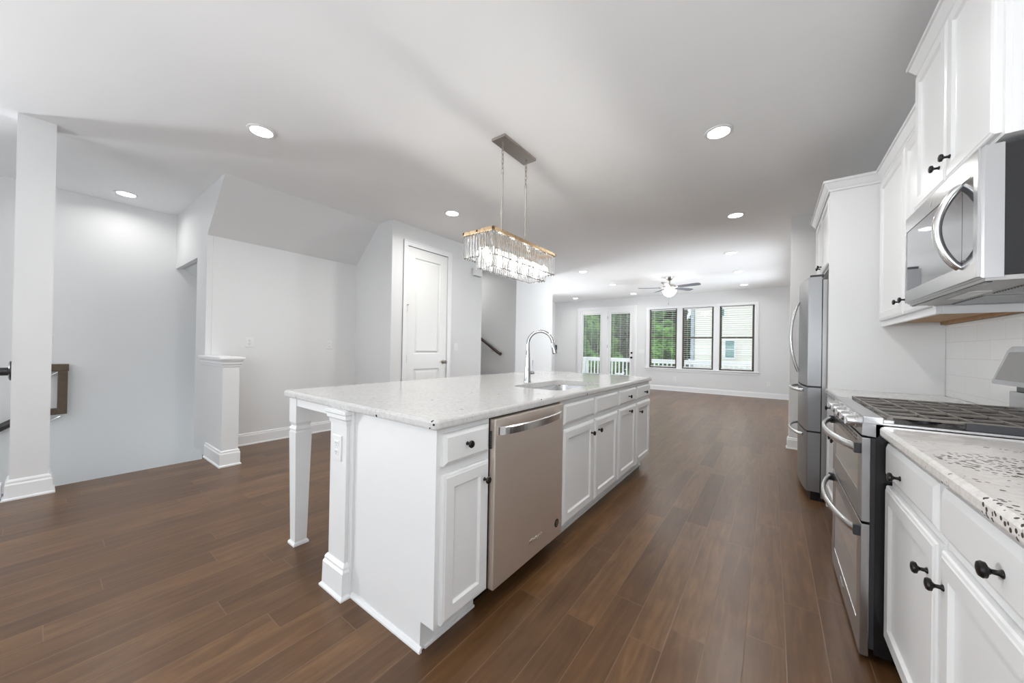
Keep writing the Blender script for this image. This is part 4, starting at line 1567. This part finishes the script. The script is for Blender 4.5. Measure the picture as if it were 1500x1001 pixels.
for i, (x, y, lab) in enumerate(LIGHTS):
    if i == 0:
        dl.location = (x, y, ZC)
        dl['label'] = lab
    else:
        dup(dl, (x, y, ZC), lab)
    ld = bpy.data.lights.new('downlight_beam', 'AREA')
    ld.shape = 'DISK'
    ld.size = 0.13
    ld.energy = 6.0 if y == 5.09 else STAIR_W if x < -5.5 else (LIVING_W if y > 6 else KITCHEN_W)
    if x > -1 and y < 6:
        ld.energy = 6.5 if y < 2 else 10.0
    ld.color = (1.0, 0.99, 0.975)
    ld.spread = R(160)
    lo = bpy.data.objects.new('downlight_beam', ld)
    COL.objects.link(lo)
    lo.location = (x, y, ZC - 0.012)

# ================================================================ CEILING FAN
FX, FY = -1.90, 8.60
fn = thing('ceiling_fan', 'brushed nickel ceiling fan with five grey blades and a lit bowl', 'ceiling fan', (FX, FY, ZC))
MB().lathe((FX, FY, ZC - 0.001), (0, 0, -1), [(0.075, 0), (0.072, 0.02), (0.045, 0.06), (0.025, 0.075), (0.012, 0.08)], 24).build('canopy', M_NICKEL, fn)
MB().cyl((FX, FY, ZC - 0.07), (FX, FY, ZC - 0.17), 0.013, 12).build('downrod', M_NICKEL, fn)
mt = MB().lathe((FX, FY, 2.705), (0, 0, -1), [(0.03, 0), (0.10, 0.008), (0.135, 0.03), (0.135, 0.075), (0.10, 0.10), (0.06, 0.115), (0.055, 0.14), (0, 0.14)], 28).build('motor_housing', M_NICKEL, fn)
MB().lathe((FX, FY, 2.570), (0, 0, -1), [(0.135, 0), (0.150, 0.01), (0.140, 0.05), (0.10, 0.105), (0.045, 0.140), (0, 0.145)], 28).build('light_bowl', M_BOWL, fn)
MB().lathe((FX, FY, 2.425), (0, 0, -1), [(0.016, 0), (0.012, 0.018), (0, 0.024)], 12).build('bowl_finial', M_NICKEL, fn)
cd = MB()
cd.cyl((FX + 0.02, FY - 0.05, 2.56), (FX + 0.02, FY - 0.15, 2.40), 0.0018, 6)
cd.cyl((FX + 0.02, FY - 0.15, 2.40), (FX + 0.02, FY - 0.15, 2.235), 0.0018, 6)
cd.lathe((FX + 0.02, FY - 0.15, 2.262), (0, 0, -1), [(0.003, 0), (0.010, 0.012), (0.010, 0.026), (0.004, 0.036), (0, 0.037)], 10)
cd.build('pull_chain', M_NICKEL, fn)
for i in range(5):
    a = R(-15 + 72 * i)
    ca, sa = math.cos(a), math.sin(a)

    def P3(r_, t_, z_):
        return (FX + ca * r_ - sa * t_, FY + sa * r_ + ca * t_, z_)
    bl = MB()
    top, bot = [], []
    outline = [(0.20, -0.045), (0.26, -0.058), (0.62, -0.068), (0.67, -0.05), (0.685, 0.0), (0.67, 0.05), (0.62, 0.068), (0.26, 0.058), (0.20, 0.045)]
    bl.loft([[P3(r_, t_, 2.640 - t_ * 0.21) for r_, t_ in outline], [P3(r_, t_, 2.632 - t_ * 0.21) for r_, t_ in outline]])
    bo = bl.build('blade', M_BLADE, fn)
    ir = MB()
    ir.tube([P3(0.11, 0, 2.635), P3(0.16, 0, 2.622), P3(0.24, 0, 2.628)], (0.022, 0.004), 8, flat=(-sa, ca, 0))
    ir.build('blade_iron', M_NICKEL, bo)

# ================================================================ HANDRAILS
hr = thing('stair_handrail', 'dark wooden handrail on the wall of the upward stair', 'handrail', (-4.5, 5.55, 1.1))
m = MB()
m.tube([(-5.9, 5.53, 1.97), (-4.43, 5.53, 1.085), (-4.40, 5.53, 1.075)], (0.030, 0.024), 12, flat=(0, 0, 1))
m.lathe((-4.40, 5.53, 1.075), (0.85, 0, -0.5), [(0.026, 0), (0.034, 0.01), (0.034, 0.03), (0.022, 0.042), (0, 0.043)], 16)
m.build('rail', M_RAIL, hr)
for xx in (-4.62, -5.5):
    zz = 1.085 + (-4.43 - xx) * 0.602
    MB().tube([(xx, 5.60, zz - 0.075), (xx, 5.56, zz - 0.078), (xx, 5.535, zz - 0.055), (xx, 5.53, zz - 0.02)], 0.006, 8).build('bracket', M_NICKEL, hr)

lr_ = thing('stair_handrail', 'brown wooden handrail with a squared return on the wall behind the column', 'handrail', (-6.3, 0.1, 0.4))
xr = -6.305
m = MB()
m.box(xr - 0.03, xr + 0.03, -0.05, 0.212, 0.845, 0.925, 0.006)
m.build('upper_rail', M_RAILG, lr_)
m = MB()
m.box(xr - 0.03, xr + 0.03, 0.135, 0.205, 0.372, 0.846, 0.006)
m.build('upright', M_RAILG, lr_)
MB().box(xr - 0.03, xr + 0.03, -0.06, 0.136, 0.372, 0.438, 0.006).build('lower_rail', M_RAILG, lr_)
m = MB()
m.tube([(xr, -0.055, 0.400), (xr, -0.08, 0.385), (xr, -0.12, 0.345), (xr, -1.2, -0.34)], (0.036, 0.03), 12, flat=(0, 0, 1))
m.build('sloping_rail', M_RAILK, lr_)
for (ya, za) in ((0.10, 0.845), (0.10, 0.345)):
    MB().tube([(xr - 0.075, ya - 0.09, za - 0.09), (xr - 0.03, ya - 0.05, za - 0.07), (xr, ya + 0.02, za - 0.02), (xr, ya + 0.06, za + 0.004)], 0.006, 8).build('bracket', M_HANDLE, lr_)

gr_ = thing('guard_rail', 'dark horizontal guard rail fixed to the left side of the white column', 'handrail', (-4.60, -0.8, 0.9))
MB().tube([(-4.60, -1.6, 0.945), (-4.60, -0.122, 0.945)], (0.030, 0.024), 12, flat=(0, 0, 1)).build('rail', M_RAILK, gr_)
MB().lathe((-4.60, -0.1135, 0.950), (0, -1, 0), [(0.073, 0), (0.073, 0.008), (0.060, 0.014), (0, 0.014)], 24).build('rosette', M_RAILK, gr_)

# ================================================================ OUTSIDE
struct(MB().box(-40, 40, 11.5, 60, -3.2, -3.0).build('ground', M_GRASS))
dk = MB()
for i in range(20):
    dk.box(-6.6, 0.9, 11.42 + i * 0.15, 11.42 + i * 0.15 + 0.143, -0.12, -0.08)
dk.box(-6.6, 0.9, 14.38, 14.42, -0.32, -0.12)
struct(dk.build('floor_deck', M_BOARD))


def railing(label, p0, p1, posts, group='white deck railings'):
    t = thing('deck_railing', label, 'railing', (*p0, -0.08), group)
    a, b_ = Vector((*p0, 0)), Vector((*p1, 0))
    L = (b_ - a).length
    ax = abs(a.x - b_.x) > abs(a.y - b_.y)

    def bar(u0, u1, w_, z0, z1):
        q0, q1 = a + (b_ - a) * (u0 / L), a + (b_ - a) * (u1 / L)
        if ax:
            return MB().box(q0.x, q1.x, q0.y - w_ / 2, q0.y + w_ / 2, z0, z1, 0.004)
        return MB().box(q0.x - w_ / 2, q0.x + w_ / 2, q0.y, q1.y, z0, z1, 0.004)
    bar(0, L, 0.09, 0.80, 0.855).build('top_rail', M_DECK, t)
    bar(0, L, 0.05, 0.70, 0.80).build('upper_rail', M_DECK, t)
    bar(0, L, 0.05, 0.06, 0.16).build('bottom_rail', M_DECK, t)
    n = int(L / 0.155)
    for i in range(n):
        u = 0.08 + i * 0.155
        bar(u - 0.026, u + 0.026, 0.035, 0.16, 0.70).build('baluster', M_DECK, t)
    for u in posts:
        bar(u - 0.05, u + 0.05, 0.10, -0.08, 0.80).build('post', M_DECK, t)


railing('white deck railing running parallel to the rear windows', (-6.55, 14.36), (0.85, 14.36), (0.05, 2.0, 3.9, 5.8, 7.35))
railing('white deck railing going back from the house, seen through the left door glass', (-6.55, 11.5), (-6.55, 14.30), (0.05, 1.5))

# neighbouring house
nh = thing('neighbour_house', 'cream sided house with grey downspout seen through the right windows', 'house', (2, 18.5, -3))
HX0 = -2.86
MB().box(HX0, 9.0, 18.0, 27.0, -3.0, 6.2).build('siding_wall', M_SIDING, nh)
MB().prism([(HX0 - 0.4, 6.2), (9.4, 6.2), (3.1, 9.2)], 1, 17.6, 27.4).build('roof', M_ROOF, nh)
MB().box(HX0 - 0.16, HX0 - 0.02, 17.93, 18.10, -3.0, 6.2, 0.01).build('downspout', M_DOWN, nh)
for (x0, x1, z0, z1) in ((-1.635, -1.31, 0.93, 1.66), (-2.02, -1.70, 2.75, 3.45)):
    f = MB()
    for (a0, a1, b0, b1) in ((x0 - 0.07, x0, z0 - 0.07, z1 + 0.07), (x1, x1 + 0.07, z0 - 0.07, z1 + 0.07), (x0, x1, z0 - 0.07, z0), (x0, x1, z1, z1 + 0.07), (x0, x1, (z0 + z1) / 2 - 0.02, (z0 + z1) / 2 + 0.02)):
        f.box(a0, a1, 17.95, 18.0, b0, b1)
    fo = f.build('window', M_DECK, nh)
    MB().box(x0, x1, 17.975, 17.995, z0, z1).build('pane', M_HGLASS, fo)


def tree(label, x, y, z0, ht, rx, rz, leaves, lm, seed):
    rnd = random.Random(seed)
    t = thing('tree', label, 'tree', (x, y, z0), 'trees behind the deck')
    MB().tube([(x, y, z0), (x + 0.1, y, z0 + ht * 0.4), (x - 0.05, y + 0.1, z0 + ht * 0.8)], 0.14, 8, radii=[0.2, 0.14, 0.05]).build('trunk', M_BARK, t)
    clumps = []
    for i in range(46):
        while True:
            p = Vector((rnd.uniform(-1, 1), rnd.uniform(-1, 1), rnd.uniform(-1, 1)))
            if p.length < 1:
                break
        clumps.append((Vector((x + p.x * rx, y + p.y * rx * 0.8, z0 + ht - rz + p.z * rz)), rnd.uniform(0.6, 1.0) * rx * 0.5))
    V, F = [], []
    for i in range(leaves):
        c_, r_ = clumps[rnd.randrange(len(clumps))]
        d_ = Vector((rnd.gauss(0, 1), rnd.gauss(0, 1), rnd.gauss(0, 1))).normalized() * r_ * rnd.uniform(0.75, 1.05)
        p = c_ + d_
        s_ = rnd.uniform(0.10, 0.22)
        n_ = (d_.normalized() + Vector((rnd.uniform(-.7, .7), rnd.uniform(-.7, .7), rnd.uniform(-.2, .9)))).normalized()
        u_ = n_.orthogonal().normalized()
        u_ = Quaternion(n_, rnd.uniform(0, 6.28)) @ u_
        w_ = n_.cross(u_)
        k_ = len(V)
        V += [p - u_ * s_, p - w_ * s_ * 0.55 + n_ * s_ * 0.1, p + u_ * s_, p + w_ * s_ * 0.55 + n_ * s_ * 0.1]
        F.append((k_, k_ + 1, k_ + 2, k_ + 3))
    mb = MB()
    mb.v = [tuple(q_) for q_ in V]
    mb.f = [list(q_) for q_ in F]
    mb.build('foliage', lm, t)


tree('bright green tree behind the glass of the rear door', -7.9, 18.6, -3.0, 7.0, 1.15, 3.4, 12000, M_LEAF1, 1)
tree('dark green tree behind the fixed panel left of the rear door', -11.6, 18.9, -3.0, 7.4, 1.2, 3.6, 12000, M_LEAF2, 2)
tree('bright green tree filling the left window', -4.75, 18.4, -3.0, 6.6, 0.95, 3.2, 12000, M_LEAF1, 3)
for k, (tx, ty, th, lab) in enumerate((
        (-5.9, 23.5, 9.5, 'tall dark tree farther back beyond the left window'),
        (-9.7, 23.5, 9.8, 'tall dark tree farther back, between the two bright trees'),
        (-13.6, 23.5, 9.6, 'tall dark tree farther back beyond the left door panel'),
        (-17.5, 23.5, 9.5, 'tall dark tree farthest left in the back row of trees'),
        (-5.2, 28.5, 11.5, 'tallest dark tree just left of the neighbouring house roof'),
        (-9.2, 28.5, 11.5, 'tallest dark tree in the last row behind the left window'),
        (-13.2, 28.5, 11.5, 'tallest dark tree in the last row behind the rear door'),
        (-17.2, 28.5, 11.5, 'tallest dark tree in the last row behind the fixed door panel'))):
    tree(lab, tx, ty, -3.0, th, 1.42 if ty < 26 else 1.5, th * 0.5 - 0.2, 12000, M_LEAF2, 10 + k)

bpy.context.view_layer.update()
